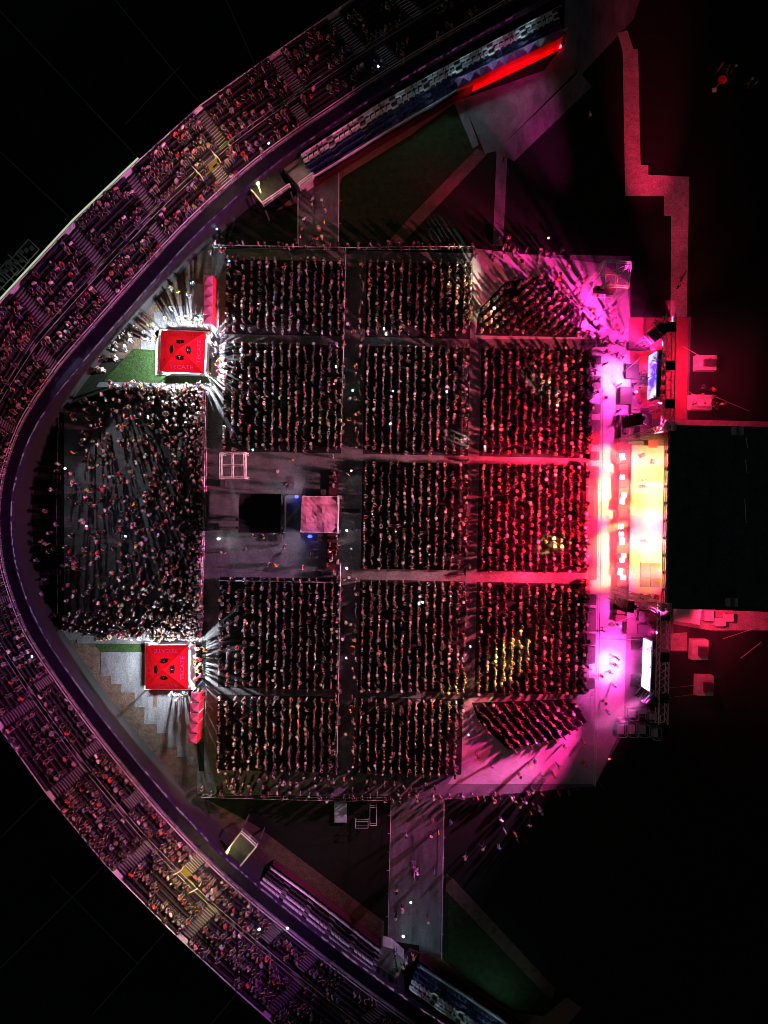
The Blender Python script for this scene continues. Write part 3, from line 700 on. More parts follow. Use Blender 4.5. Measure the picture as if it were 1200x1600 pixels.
# barriers
def barrier(label, pts, m=None, h=1.1, red=False):
    w = [P(x, y, 0) for x, y in pts]; c = w[0]
    t = thing('crowd_barrier', label, 'barrier', (c.x, c.y, 0))
    b = MB(); b.rail([p+Vector((0, 0, h)) for p in w], .03); b.rail([p+Vector((0, 0, .25)) for p in w], .02); b.build('rail', m or M['rail'], t)
    b = MB()
    for a, e in zip(w[:-1], w[1:]):
        k = max(1, int((e-a).length/.22))
        for i in range(k): q = a.lerp(e, i/k); b.bar((q.x, q.y, .25), (q.x, q.y, h), .009, n=3)
    b.build('bars', m or M['rail'], t)
    b = MB()
    for a, e in zip(w[:-1], w[1:]):
        k = max(1, int((e-a).length/2.2))
        for i in range(k+1):
            q = a.lerp(e, i/k); b.bar((q.x, q.y, 0), (q.x, q.y, h), .025); d = (e-a).normalized(); nn = Vector((-d.y, d.x, 0))*.3
            b.bar((q.x-nn.x, q.y-nn.y, .02), (q.x+nn.x, q.y+nn.y, .02), .02)
    b.build('post_feet', m or M['rail'], t)
    return t
barrier('long barrier dividing the standing crowd from the mixing area', [(325, 612), (323, 760), (319, 900), (316, 1000)])
barrier('barrier at the left edge of the standing crowd', [(98, 645), (95, 800), (97, 995)], M['black'])
barrier('barrier along the left side of the long centre aisle', [(541, 400), (537, 560), (533, 700)])
barrier('barrier beside the centre aisle below the mixing area', [(533, 880), (530, 1050), (527, 1205)])
barrier('barrier at the back of the seats below the mixing area', [(345, 906), (520, 909)])
barrier('long front barrier along the pale lane before the stage', [(938, 560), (937, 700), (935, 800), (933, 935), (931, 1060)], M['black'])
barrier('barrier along the lower pink floor', [(931, 1075), (929, 1130), (926, 1224)], M['rail'])
barrier('barrier round the bottom of the seats', [(318, 1240), (420, 1243), (540, 1246), (610, 1244)])
barrier('barrier along the left edge of the grey bottom walkway', [(611, 1245), (608, 1360), (606, 1468)])
barrier('barrier along the right edge of the grey bottom walkway', [(693, 1247), (691, 1370), (689, 1490)])
barrier('barrier on the top walkway beside the queue', [(467, 300), (467, 385)])
barrier('barrier at the right of the top walkway', [(530, 278), (529, 385)])
barrier('barrier behind the upper seats along the top edge', [(335, 388), (540, 392), (740, 390)])

# ================================================================== STAGE
def uvbox(b, u, v, z, du, dv, dz, rz=RZ, m=None):       # pixels for u, v sizes at that height
    c = UV(u, v, z); s = (H-z)/F; b.box((c.x, c.y, z), (du*s, dv*s, dz), rz, m); return c
c = UV(1080, 800, 0)
stg = thing('stage', 'brightly lit concert stage deck under the black roof', 'stage', (c.x, c.y, 0))
b = MB(); b.prism([UV(u, v, 1.5) for u, v in ((985, 688), (1230, 688), (1230, 932), (985, 932))], 1.3, 1.5); b.build('deck', M['stagedeck'], stg)
b = MB(); b.prism([UV(u, v, 1.28) for u, v in ((986, 690), (1228, 690), (1228, 930), (986, 930))], 0.02, 1.28); b.build('skirt', M['redtarp'], stg)
for v in (745, 790, 852, 868):
    pass
b = MB()
for (u, v) in ((1010, 890), (1026, 890)): uvbox(b, u, v, 1.62, 15, 38, .22)
b.build('riser', M['plate'], stg)
b = MB(); c0 = UV(1150, 700, 0); c1_ = UV(1150, 920, 0); b.box(((c0.x+c1_.x)/2, (c0.y+c1_.y)/2, 5.5), (.3, (c0-c1_).length, 8), RZ); b.build('back_wall', M['black'], stg)
# roof
c = UV(1120, 808, 15)
roof = thing('stage_roof', 'big flat black roof over the stage at the right edge', 'stage roof', (c.x, c.y, 15))
b = MB(); b.prism([UV(u, v, 15.4) for u, v in ((1045, 655), (1290, 655), (1290, 942), (1045, 942))], 14.9, 15.4); b.build('roof_skin', M['blackt'], roof)
for u in (1078, 1112, 1148, 1184, 1215):
    b = MB(); b.bar(UV(u, 657, 15.42), UV(u, 940, 15.42), .07); b.build('roof_seam', M['blackt'], roof)
b = MB(); truss_beam(b, UV(1042, 655, 15.1), UV(1042, 942, 15.1), .5, .04, .8); b.build('front_truss', M['truss'], roof)
b = MB(); b.strip([UV(1041, v, 14.2) for v in range(660, 941, 20)], [UV(1041, v, 14.9) for v in range(660, 941, 20)]); b.build('front_valance', M['redwall'], roof)
for k, u in enumerate((1120,)):
    for (v0, v1) in ((672, 688), (707, 728), (768, 806)):
        b = MB(); b.bar(UV(1163, v0, 15.6), UV(1166, v1, 15.6), .03); b.build('safety_line', M['railw'], roof)
for (u, v) in ((1045, 657), (1044, 940), (1150, 662), (1146, 930)):
    b = MB(); p = UV(u, v, 16); truss_beam(b, (p.x, p.y, 0.05), (p.x, p.y, 16.2), .55, .05, 1.0, Vector((1, 0, 0))); 
    for sx in (-1, 1): b.box((p.x+sx*.35, p.y, 15.9), (.25, .8, .6)); 
    b.build('tower_mast', M['truss'], roof)
# wing trusses carrying the side screens and speakers
def wing(label, v0, v1):
    a, e = UV(1040, v0, 7.6), UV(1040, v1, 7.6); c = (a+e)/2
    t = thing('wing_truss', label, 'truss', (c.x, c.y, 0))
    b = MB(); truss_beam(b, a, e, 1.0, .06, .75); b.build('main_beam', M['truss'], t)
    n = 3
    for k in range(n):
        p = a.lerp(e, (k+.35)/n); b = MB(); truss_beam(b, (p.x, p.y, 0), (p.x, p.y, 7.9), .6, .05, 1., Vector((1, 0, 0))); b.box((p.x, p.y, 8.05), (1.0, 1.0, .25), RZ); b.box((p.x, p.y, .15), (1.5, 1.5, .2), RZ); b.build('tower_leg', M['black'], t)
        b = MB(); truss_beam(b, p+Vector((0, 0, -.2)), p+Vector((-1.6, .9, -.3)), .35, .03, .6); b.build('arm', M['truss'], t)
    return t
wing('long ladder truss behind the upper side screen', 483, 662)
wing('long ladder truss behind the lower side screen', 930, 1122)
def screen(label, vc, img, cols, es):
    c = UV(1014, vc, 4.6); s = (H-4.6)/F; w = 70*s if img == 'top' else 82*s
    t = thing('video_screen', label, 'screen', (c.x, c.y, 0))
    b = MB(); b.box((c.x+.35, c.y, 4.6), (.4, w+.2, 2.5), RZ-.03); b.build('cabinet', M['case'], t)
    m = bpy.data.materials.new('side_screen_picture'); m.use_nodes = True; n = m.node_tree; bs = n.nodes['Principled BSDF']
    tc = n.nodes.new('ShaderNodeTexCoord'); mp = n.nodes.new('ShaderNodeMapping'); mp.inputs['Scale'].default_value = (1, .35, .5) if img == 'bot' else (1, .55, .25)
    no = n.nodes.new('ShaderNodeTexNoise'); no.inputs['Scale'].default_value = 1.1; no.inputs['Detail'].default_value = 3
    r = n.nodes.new('ShaderNodeValToRGB'); r.color_ramp.elements[0].position = .36; r.color_ramp.elements[1].position = .56
    r.color_ramp.elements[0].color = (*cols[0], 1); r.color_ramp.elements[1].color = (*cols[1], 1)
    n.links.new(tc.outputs['Object'], mp.inputs[0]); n.links.new(mp.outputs[0], no.inputs['Vector']); n.links.new(no.outputs[0], r.inputs[0]); n.links.new(r.outputs[0], bs.inputs['Emission Color'])
    bs.inputs['Base Color'].default_value = (.02, .02, .02, 1); bs.inputs['Emission Strength'].default_value = es
    g = MB()
    for k in (-1, 1):
        cy = c.y+k*w*.253; g.box((c.x+.03+.03*(cy-c.y), cy, 4.6), (.12, w*.485, 2.2), RZ-.03)
    g.build('display', m, t)
    for k in range(5):
        y = c.y+(k-2)*w/5; h = MB(); h.bar((c.x+.55, y, 6.7), (c.x+1.0, y, 7.4), .03); h.box((c.x+.7, y, 5.9), (.35, .45, .6)); h.build('hanging_bracket', M['darkgrey'], t)
    return c, w
sc1, w1 = screen('side video screen showing blue and violet stripes, upper one', 579, 'top', ((.10, .03, .8), (.95, .75, 1.)), 1.5)
sc2, w2 = screen('side video screen showing glaring white picture, lower one', 1032, 'bot', ((1., .35, .95), (1, .74, 1)), 2.8)
# line arrays hung at the wing ends
def line_array(label, px, py, rz, z=8.6):
    p = P(px, py, z); t = thing('line_array', label, 'speaker', (p.x, p.y, 0))
    b = MB()
    for k in range(7):
        b.box((p.x-.12*k*math.cos(rz), p.y-.12*k*math.sin(rz), z-.36*k), (.7, 1.25, .33), rz)
    b.build('speaker_stack', M['black'], t)
    f = MB(); f.box((p.x, p.y, z+.3), (1.1, .5, .12), rz); f.bar((p.x, p.y, z+.3), (p.x+.9*math.cos(rz), p.y+.9*math.sin(rz), z+.1), .05); f.bar((p.x, p.y, 0), (p.x, p.y, z-2.4), .05); f.build('frame', M['darkgrey'], t)
line_array('black line array speaker beyond the upper side screen', 1034, 514, .75)
line_array('black line array speaker beyond the lower side screen', 1020, 1097, -.7, 7.4)
line_array('black line array speaker between stage and upper side screen', 998, 655, .1, 8.0)
line_array('black line array speaker between stage and lower side screen', 985, 948, -.1, 8.0)

# side stage: dark monitor platforms and cases
SIDE = [(1008, 668, 20, 22, 1.6, 'case'), (1002, 648, 26, 18, 2.2, 'black'), (1033, 662, 20, 12, 1.2, 'redtarp'), (990, 628, 14, 18, .9, 'darkgrey'), (975, 610, 18, 26, 1.0, 'black'), (984, 572, 20, 22, .8, 'black'), (988, 532, 20, 12, .8, 'black'),
        (1003, 945, 40, 22, 1.6, 'case'), (1015, 955, 26, 16, 2.2, 'darkgrey'), (1010, 975, 18, 14, 1.6, 'black'), (992, 960, 18, 44, 1.2, 'case'), (1022, 972, 14, 14, 1.2, 'darkgrey'), (1035, 955, 12, 20, 1.4, 'black'), (1018, 685, 14, 12, 1.5, 'redtarp')]
for k, (u, v, du, dv, h, m) in enumerate(SIDE):
    b = MB(); s = (H-h)/F; c = UV(u, v, h)
    b.box((c.x, c.y, h/2+.06), (du*s, dv*s, h-.12), RZ); b.box((c.x, c.y, h-.02), (du*s*1.03, dv*s*1.03, .05), RZ); b.box((c.x, c.y, .04), (du*s*.8, dv*s*.8, .05), RZ)
    lab = ['tall equipment case beside the upper stage corner', 'black equipment rack above the upper stage corner', 'red topped case by the upper roof mast', 'grey case near the upper lane end', 'black case left of the dark racks above the stage', 'black case under the upper side screen', 'black case on the red wing floor near the lane', 'wide dark case at the lower stage corner', 'grey desk on the dark platform below the stage', 'black rack below the grey desk', 'long dark case beside the pale lane below the stage', 'small grey case by the lower wing truss', 'black case against the lower roof mast', 'small red topped case on the upper stage corner'][k]
    tag(b.build('equipment_case', M[m]), lab, 'equipment case')
# cable lines and stays
b_ = [((1065, 540, 0), (1105, 563, 1.2)), ((1065, 605, 6), (1122, 640, .3)), ((1118, 620, .2), (1170, 642, .2)), ((1045, 1075, 6), (1095, 1070, 1)), ((1045, 1090, 6), (1085, 1085, 1)), ((1130, 998, .3), (1185, 980, .3)), ((1158, 1028, .3), (1190, 1003, .3)), ((940, 982, .2), (990, 962, 3)), ((972, 583, .2), (1000, 560, 5)), ((985, 650, .2), (1010, 664, 5)), ((940, 998, .2), (1000, 1000, 5))]
for k, (a, e) in enumerate(b_):
    b = MB(); b.bar(P(*a), P(*e), .028); lab = ['thin stay from the red wing floor to the upper white ballast', 'thin stay from the upper truss to the second ballast', 'thin pale cable across the red lit ground', 'upper thin stay to the lowest white ballast', 'lower thin stay to the lowest white ballast', 'thin cable right of the lower side path', 'thin cable by the lower right photo edge', 'thin cable crossing the pale lane below the stage', 'thin stay under the upper side screen', 'thin stay near the upper line array', 'thin stay towards the lower side screen'][k]
    tag(b.build('stay_cable', M['rail']), lab, 'cable')
# white ballast blocks behind the wings
for k, (x, y, w, h, lab) in enumerate([(1105, 566, 32, 24, 'white ballast block with a black hoist on the red lit ground, uppermost'), (1097, 628, 34, 24, 'white ballast block beside backstage workers'), (1095, 1016, 26, 32, 'white ballast block right of the lower wing truss'), (1103, 1072, 26, 32, 'white ballast block lowest on the red lit ground')]):
    p = P(x, y, 1.1); s = (H-1.1)/F; t = thing('ballast_block', lab, 'ballast', (p.x, p.y, 0), None)
    b = MB(); b.box((p.x, p.y, .5), (w*s, h*s, .96), RZ, None, .97); b.build('block', M['blocks'], t)
    b = MB(); b.box((p.x+.2, p.y-.1, 1.25), (w*s*.5, h*s*.45, .5), RZ); b.bar((p.x, p.y, 1.0), (p.x, p.y+.3, 1.9), .06); b.build('hoist', M['case'] if k != 1 else M['cream'], t)
# stage-side tents on the strips
for (x, y, lab) in ((1152, 676, 'small red lit scaffold unit under the upper path beside the roof'), (1147, 942, 'small red lit scaffold unit above the lower path beside the roof')):
    p = P(x, y, 2.4); t = thing('light_tower', lab, 'light tower', (p.x, p.y, 0))
    b = MB(); truss_beam(b, (p.x, p.y, 0), (p.x, p.y, 2.4), .7, .05, .6, Vector((1, 0, 0))); b.build('mast', M['truss'], t)
    b = MB(); b.box((p.x, p.y, 2.6), (.5, .9, .4), .3); b.build('lamp_head', M['darkgrey'], t)
b = MB(); b.prism([P(x, y, 2.4) for x, y in ((1053, 951), (1096, 953), (1093, 976), (1053, 970))], 2.3, 2.4)
for (x, y) in ((1053, 951), (1096, 953), (1093, 976), (1053, 970)):
    p = P(x, y, 2.3); b.bar((p.x, p.y, 0), p, .05)
tag(b.build('backstage_canopy', M['cream']), 'pale canopy on the lower path right of the roof mast', 'canopy')
for (x, y, w, h, lab) in ((1108, 962, 14, 16, 'grey box nearest the canopy on the lower side path'), (1126, 972, 16, 12, 'pink lit box in the middle of the lower side path'), (1140, 965, 12, 12, 'small box on the lower side path under the light tower')):
    p = P(x, y, .8); s = (H-.8)/F; b = MB(); b.box((p.x, p.y, .43), (w*s, h*s, .74), RZ); b.box((p.x, p.y, .82), (w*s*1.03, h*s*1.03, .05), RZ); tag(b.build('storage_box', M['blocks']), lab, 'box')
# steel frames / cages at the lower right of the lane
for (x, y, w, h, lab) in ((973, 1142, 14, 20, 'open steel cage nearest the pink lane end'), (991, 1143, 13, 18, 'open steel cage, middle of the bottom row'), (1008, 1143, 13, 18, 'open steel cage, right of the bottom row'), (992, 1118, 12, 16, 'open steel cage above the row of three'), (1008, 1115, 16, 10, 'flat steel cage under the lower line array'), (1024, 1123, 16, 12, 'open steel cage at the foot of the lower wing truss'), (1028, 1148, 10, 18, 'narrow steel cage standing apart at far right'), (976, 1130, 10, 6, 'small steel cage by the pink lane edge')):
    z_ = 1.6; p = P(x, y, z_); s = (H-z_)/F; w_, h_ = w*s/2, h*s/2; b = MB()
    cn = [Vector((p.x+sx*w_, p.y+sy*h_, 0)) for sx, sy in ((-1, -1), (1, -1), (1, 1), (-1, 1))]
    for k in range(4):
        for zz in (.15, z_): b.bar(cn[k]+Vector((0, 0, zz)), cn[(k+1) % 4]+Vector((0, 0, zz)), .03)
        b.bar(cn[k], cn[k]+Vector((0, 0, z_)), .035)
    b.box((p.x, p.y, .5), (w_*1.5, h_*1.5, .7), 0, M['black']); b.ms[0] = None
    b.ms = [M['truss'] if m is None else m for m in b.ms]
    tag(b.build('steel_cage'), lab, 'cage')
# dark front platforms along the barrier
for k, (v, h_) in enumerate([(555, 12), (590, 18), (632, 14), (668, 36), (705, 12), (931, 16), (962, 34), (993, 16), (1017, 26), (1062, 14)]):
    z_ = .9; c = UV(928, v, z_); s = (H-z_)/F; b = MB(); b.box((c.x, c.y, .45), (13*s, h_*s, .78), RZ); b.box((c.x, c.y, .87), (13.4*s, (h_+.4)*s, .05), RZ)
    for kk in range(int(h_/6)+1): q = UV(928, v-h_/2+2+kk*6, .93); b.box((q.x, q.y, .93), (.55, .12, .06), RZ)
    lab = ['highest subwoofer platform', 'subwoofer platform second from the top', 'subwoofer platform with violet lit top', 'long subwoofer platform above the stage', 'subwoofer platform at the upper stage corner', 'subwoofer platform at the lower stage corner', 'long subwoofer platform below the stage', 'violet lit subwoofer platform below the long one', 'dark subwoofer platform by the brightest lower floor', 'lowest subwoofer platform'][k]+' along the front barrier'
    tag(b.build('subwoofer', M['case'] if k % 2 else M['darkgrey']), lab, 'subwoofer')
# sheet before the first row, the pit's red stage light put into its colour
slab('pit_red_light', [(921, 722), (934, 722), (934, 900), (921, 900)], .05, M['redtarp'], uv=True)
# stage lip fixtures: subwoofer row with bright floor lamps
rl = random.Random(11)
lip = thing('stage_lip', 'red lit row of stage front boxes beside the pale lane', 'stage front', tuple(UV(974, 800, 0)))
k = 0; v = 640
while v < 960:
    dv = rl.uniform(10, 20); hh = rl.uniform(.9, 1.35); b = MB(); s = (H-hh)/F; c = UV(974, v+dv/2, hh)
    b.box((c.x, c.y, hh/2), (rl.uniform(12, 19)*s, (dv-1)*s, hh), RZ); b.build('front_box', M['black'] if rl.random() < .6 else M['maroon'], lip); v += dv; k += 1
LIPL = [706, 738, 766, 775, 815, 827, 838, 861, 868, 886, 895, 935]
nm_ = ['first', 'second', 'third', 'fourth', 'fifth', 'sixth', 'seventh', 'eighth', 'ninth', 'tenth', 'eleventh', 'lowest']
for k, v in enumerate(LIPL):
    c = UV(973+rl.uniform(-3, 3), v, 1.5); b = MB(); b.box((c.x, c.y, 1.47), (.55, .5 if k % 3 else .8, .25), rl.uniform(-.2, .2))
    for sx in (-.2, .2): b.box((c.x+sx, c.y, 1.40), (.06, .62, .12))
    tag(b.build('floor_lamp', glow('blinder_glow', (1, .92, .85), 2.5) if 'blinder_glow' not in bpy.data.materials else bpy.data.materials['blinder_glow']), '%s white floor lamp from the top along the stage lip' % nm_[k], 'lamp', 'white floor lamps on the stage lip')
for k, (u, v) in enumerate([(1003, 703), (1020, 712), (1008, 925), (1017, 925), (1030, 926)]):
    c = UV(u, v, 2.0); b = MB(); b.box((c.x, c.y, 1.75), (.7, .5, .5), .4+k, None, .7); b.box((c.x, c.y, 2.02), (.4, .2, .06), .4+k)
    tag(b.build('monitor_wedge', M['darkgrey']), ['black monitor wedge at the upper stage corner', 'black monitor wedge right of the first at the upper corner', 'black monitor wedge at the lower stage edge, left', 'black monitor wedge at the lower stage edge, middle', 'black monitor wedge at the lower stage edge, right'][k], 'monitor')

# ------------------------------------------------------------------ stage lighting rig (bare spots without housings, under the roof and round the wings)
RED = (1, .02, .09); PINK = (1, .035, .15); MAG = (1, .12, .72); WARM = (1, .80, .36)
hd = MB()
def spot(label, loc, tgt, e, col, cone, blend=.6, size=.12, fixture=True):
    lamp('spot_light', 'SPOT', loc, e, col, tgt, size, cone, blend)
FR = lambda v, z=13.6, u=1052: UV(u, v, z)
for k, v in enumerate((670, 720, 770, 830, 880, 930)):
    spot('', FR(v), UV(800, 800+(v-800)*2.2, 1.2), 52000, PINK if k % 2 else (1, .08, .13), 50, .9)
    spot('', FR(v+12), UV(440, 800+(v-800)*3.2, 1), 56000, (1, .62, .64) if k % 2 else (1, .30, .42), 44, .8)
    spot('', FR(v+20), UV(60, 800+(v-800)*6.0, 7), 95000, (.66, .05, .80) if k % 2 else (1, .06, .30), 34, .8)
for k, v in enumerate((705, 740, 780, 825, 850, 885)):
    spot('', FR(v, 13.8, 1095), UV(1014, 800+(v-800)*.95, 1.5), 30000, [(1, .70, .14), (1, .78, .30), (1, .74, .22), (1, .25, .6), (1, .80, .34), (1, .66, .12)][k], 30, 1.)
spot('', FR(905, 13.8, 1095), UV(1014, 925, 1.5), 14000, (1, .03, .06), 34, 1.)
spot('', FR(700, 13.8, 1095), UV(1014, 690, 1.5), 12000, (1, .03, .06), 30, 1.)
spot('', FR(770, 13.8, 1095), UV(1022, 775, 1.5), 16000, (1, .9, .6), 16, 1.)
spot('', FR(850, 13.8, 1095), UV(1018, 862, 1.5), 16000, (1, .9, .6), 16, 1.)
spot('', FR(812, 13.8, 1095), UV(1030, 812, 1.5), 5000, (.8, .1, 1), 16, .9)
for k, v in enumerate((705, 745, 790, 835, 880)):
    spot('', UV(1062, v, 9.5), UV(949, v+rl.uniform(-9, 14), .1), 62000, (1, .66, .22) if k % 2 else (1, .42, .10), 24, 1.)
    spot('', UV(1062, v+12, 9.0), UV(926, v, .1), 170000, (1, .008, .04), 34, .8)
    spot('', UV(1062, v+8, 8.6), UV(860, v, 1.0), 150000, (1, .01, .06), 36, .9)
for v, tv in ((690, 716), (915, 897), (660, 640), (940, 965)):
    spot('', UV(1055, v, 9.5), UV(955, tv, 0), 14000, (1, .06, .34), 40, .9)
for v, tv in ((716, 716), (897, 897)):
    spot('', UV(1052, v, 12), UV(820, tv, 0), 60000, (1, .02, .10), 13, .9)
for (v, tv) in ((530, 500), (620, 650), (980, 970), (1090, 1100)):
    spot('', UV(1030, v, 7.4), UV(958, tv, 0), 15000, (1, .03, .36), 70, .9)
for (u, v, tu, tv, e, col, cone) in ((1020, 560, 955, 590, 26000, (1, .07, .55), 62), (1020, 600, 955, 585, 26000, (1, .22, .75), 34), (1020, 1010, 955, 1030, 26000, (1, .07, .55), 62), (1020, 1050, 955, 1035, 28000, (1, .22, .75), 36),
                                     (1022, 540, 885, 450, 130000, (1, .03, .36), 46), (1018, 1085, 830, 1170, 115000, (1, .025, .30), 44),
                                     (1022, 1075, 640, 1370, 52000, (.72, .40, 1), 34)):
    spot('', UV(u, v, 7.2), UV(tu, tv, 0), e, col, cone, .8, .5)
spot('', UV(1042, 486, 9.6), UV(806, 172, 0), 100000, (1, .03, .40), 18, 1., .4)
spot('', UV(1042, 488, 9.6), UV(690, 290, 0), 60000, (1, .03, .12), 14, 1., .4)
# backstage red floods
for (u, v, tu, tv, e) in ((1062, 540, 1105, 585, 5000), (1062, 640, 1120, 590, 3000), (1062, 965, 1105, 1030, 4500), (1100, 940, 1160, 970, 8000)):
    spot('', UV(u, v, 6.5), UV(tu, tv, 0), e, (1, .02, .10), 80, 1., .4)
spot('', UV(1045, 500, 7.5), UV(1062, 400, 0), 7000, (1, .02, .10), 50, 1., .2)
spot('', UV(1045, 490, 7.5), UV(1000, 170, 0), 80000, (1, .02, .10), 24, 1., .3)
spot('', UV(1045, 495, 7.5), UV(1040, 300, 0), 12000, (1, .04, .16), 36, 1., .3)
spot('', UV(1040, 560, 6.5), UV(1035, 570, 0), 6000, (1, .03, .16), 120, .9, .2)
# coloured beams sweeping the audience
for (tu, tv, e, col, cone) in ((872, 842, 9000, (1, .82, .2), 9), (803, 1022, 16000, (1, .8, .2), 10), (716, 1080, 12000, (1, .85, .2), 5), (735, 470, 9000, (1, .8, .4), 8), (850, 605, 7000, (1, .8, .5), 8), (735, 430, 9000, (.95, 1, .75), 6), (480, 655, 6000, (1, .75, .5), 6), (395, 1170, 7000, (1, .7, .4), 8), (735, 690, 8000, (1, .95, .85), 5)):
    spot('', FR(790), UV(tu, tv, 1.2), e*26, col, cone, .7, .1)
spot('', FR(800), P(500, 804, 4), 70000, (1, .34, .55), 12, 1.)
# flood from the frames on the outer rim over the standing crowd
lamp('rim_flood_light', 'SPOT', P(52, 400, 15.2), 10000, (.86, .92, 1), P(190, 770, 0), .3, cone=38, blend=.9)
# fixtures you can see: moving heads on the front truss and on the wings
def heads(label_fmt, pts, group):
    for k, p in enumerate(pts):
        t = thing('moving_head_lamp', label_fmt, 'stage lamp', tuple(p), group)
        b = MB(); b.box((p.x, p.y, p.z+.25), (.35, .35, .15), RZ); b.box((p.x, p.y-.18, p.z), (.1, .06, .4), RZ); b.box((p.x, p.y+.18, p.z), (.1, .06, .4), RZ); b.build('yoke', M['black'], t)
        b = MB(); b.box((p.x-.1, p.y, p.z-.05), (.45, .28, .28), RZ); b.build('head', M['darkgrey'], t)
# theatrical smoke lying over the deck and drifting off its front edge
sm = bpy.data.materials.new('stage_smoke'); sm.use_nodes = True; n = sm.node_tree; n.nodes.remove(n.nodes['Principled BSDF'])
pv = n.nodes.new('ShaderNodeVolumePrincipled'); pv.inputs['Density'].default_value = .035; pv.inputs['Color'].default_value = (.95, .95, .95, 1); pv.inputs['Anisotropy'].default_value = .2
n.links.new(pv.outputs[0], n.nodes['Material Output'].inputs['Volume'])
b = MB(); b.prism([UV(u, v, 4) for u, v in ((930, 700), (960, 676), (1060, 676), (1060, 940), (960, 940), (928, 915))], .3, 9.0)
o = tag(b.build('stage_smoke', sm), 'glowing stage smoke drifting over the bright deck front', 'smoke'); o['kind'] = 'stuff'
sm2 = sm.copy(); sm2.name = 'thin_smoke'; sm2.node_tree.nodes['Principled Volume'].inputs['Density'].default_value = .008
for pts, lab in (([(940, 470), (1195, 480), (1190, 655), (935, 668)], 'thin red and magenta smoke around the upper side screen'), ([(930, 948), (1190, 955), (1130, 1110), (925, 1125)], 'thin red and magenta smoke around the lower side screen')):
    b = MB(); b.prism([UV(u, v, 4) for u, v in pts], .3, 8.0); o = tag(b.build('drifting_smoke', sm2), lab, 'smoke'); o['kind'] = 'stuff'
heads('black moving head stage lamp hung on the front truss of the stage roof', [UV(1043, v, 14.6) for v in range(670, 940, 27)], 'moving head lamps on the roof front')

# ================================================================== PEOPLE
def skeleton(pose):
    J = {}; g = {'stand': 0, 'walk': 1}.get(pose, 0)
    sit = pose == 'sit'
    pz = .50 if sit else .93
    dz = pz-.93
    J['pelvis'] = ((0, 0, pz), (.135, .105)); J['waist'] = ((0, .01, pz+.17), (.125, .095)); J['chest'] = ((0, 0, pz+.36), (.15, .11))
    J['neck'] = ((0, .01, pz+.53), (.058, .058)); J['head0'] = ((0, .025, pz+.62), (.078, .09)); J['head1'] = ((0, .015, pz+.72), (.082, .10)); J['head2'] = ((0, .01, pz+.785), (.05, .06))
    E = [('pelvis', 'waist', 2), ('waist', 'chest', 2), ('chest', 'neck', 2), ('neck', 'head0', 0), ('head0', 'head1', 0), ('head1', 'head2', 1)]
    for s, n in ((-1, 'L'), (1, 'R')):
        J['sh'+n] = ((s*.175, 0, pz+.45), (.066, .066))
        if pose in ('stand', 'walk'):
            w = .12*s if pose == 'walk' else 0
            el = (s*.235, -.02+w, pz+.19); wr = (s*.245, .08+w*1.6, pz-.02); ha = (s*.24, .12+w*1.8, pz-.10)
        elif pose == 'raise':
            el = (s*.27, .08, pz+.60); wr = (s*.24, .14, pz+.84); ha = (s*.235, .16, pz+.94)
        elif pose == 'one_up':
            if s > 0: el = (s*.26, .12, pz+.52); wr = (s*.20, .24, pz+.72); ha = (s*.19, .27, pz+.81)
            else: el = (s*.24, .0, pz+.19); wr = (s*.20, .17, pz+.06); ha = (s*.17, .23, pz+.03)
        elif pose == 'phone':
            el = (s*.22, .12, pz+.22); wr = (s*.10, .31, pz+.40); ha = (s*.05, .36, pz+.46)
        else:
            el = (s*.24, .05, pz+.17); wr = (s*.15, .27, pz+.10); ha = (s*.11, .34, pz+.10)
        J['el'+n] = (el, (.046, .046)); J['wr'+n] = (wr, (.031, .036)); J['ha'+n] = (ha, (.022, .040))
        E += [('chest', 'sh'+n, 2), ('sh'+n, 'el'+n, 2), ('el'+n, 'wr'+n, 0), ('wr'+n, 'ha'+n, 0)]
        J['hip'+n] = ((s*.095, 0, pz-.07), (.095, .095))
        if sit:
            kn = (s*.13, .42, .50); an = (s*.14, .44, .09); to = (s*.15, .60, .04)
        else:
            st = s*.17 if pose == 'walk' else s*.015
            kn = (s*.11, .03+st, .49); an = (s*.115, -.03+st*1.9, .085); to = (s*.13, .14+st*1.9, .04)
        J['kn'+n] = (kn, (.066, .066)); J['an'+n] = (an, (.043, .043)); J['to'+n] = (to, (.04, .03))
        E += [('pelvis', 'hip'+n, 3), ('hip'+n, 'kn'+n, 3), ('kn'+n, 'an'+n, 3), ('an'+n, 'to'+n, 4)]
    return J, E
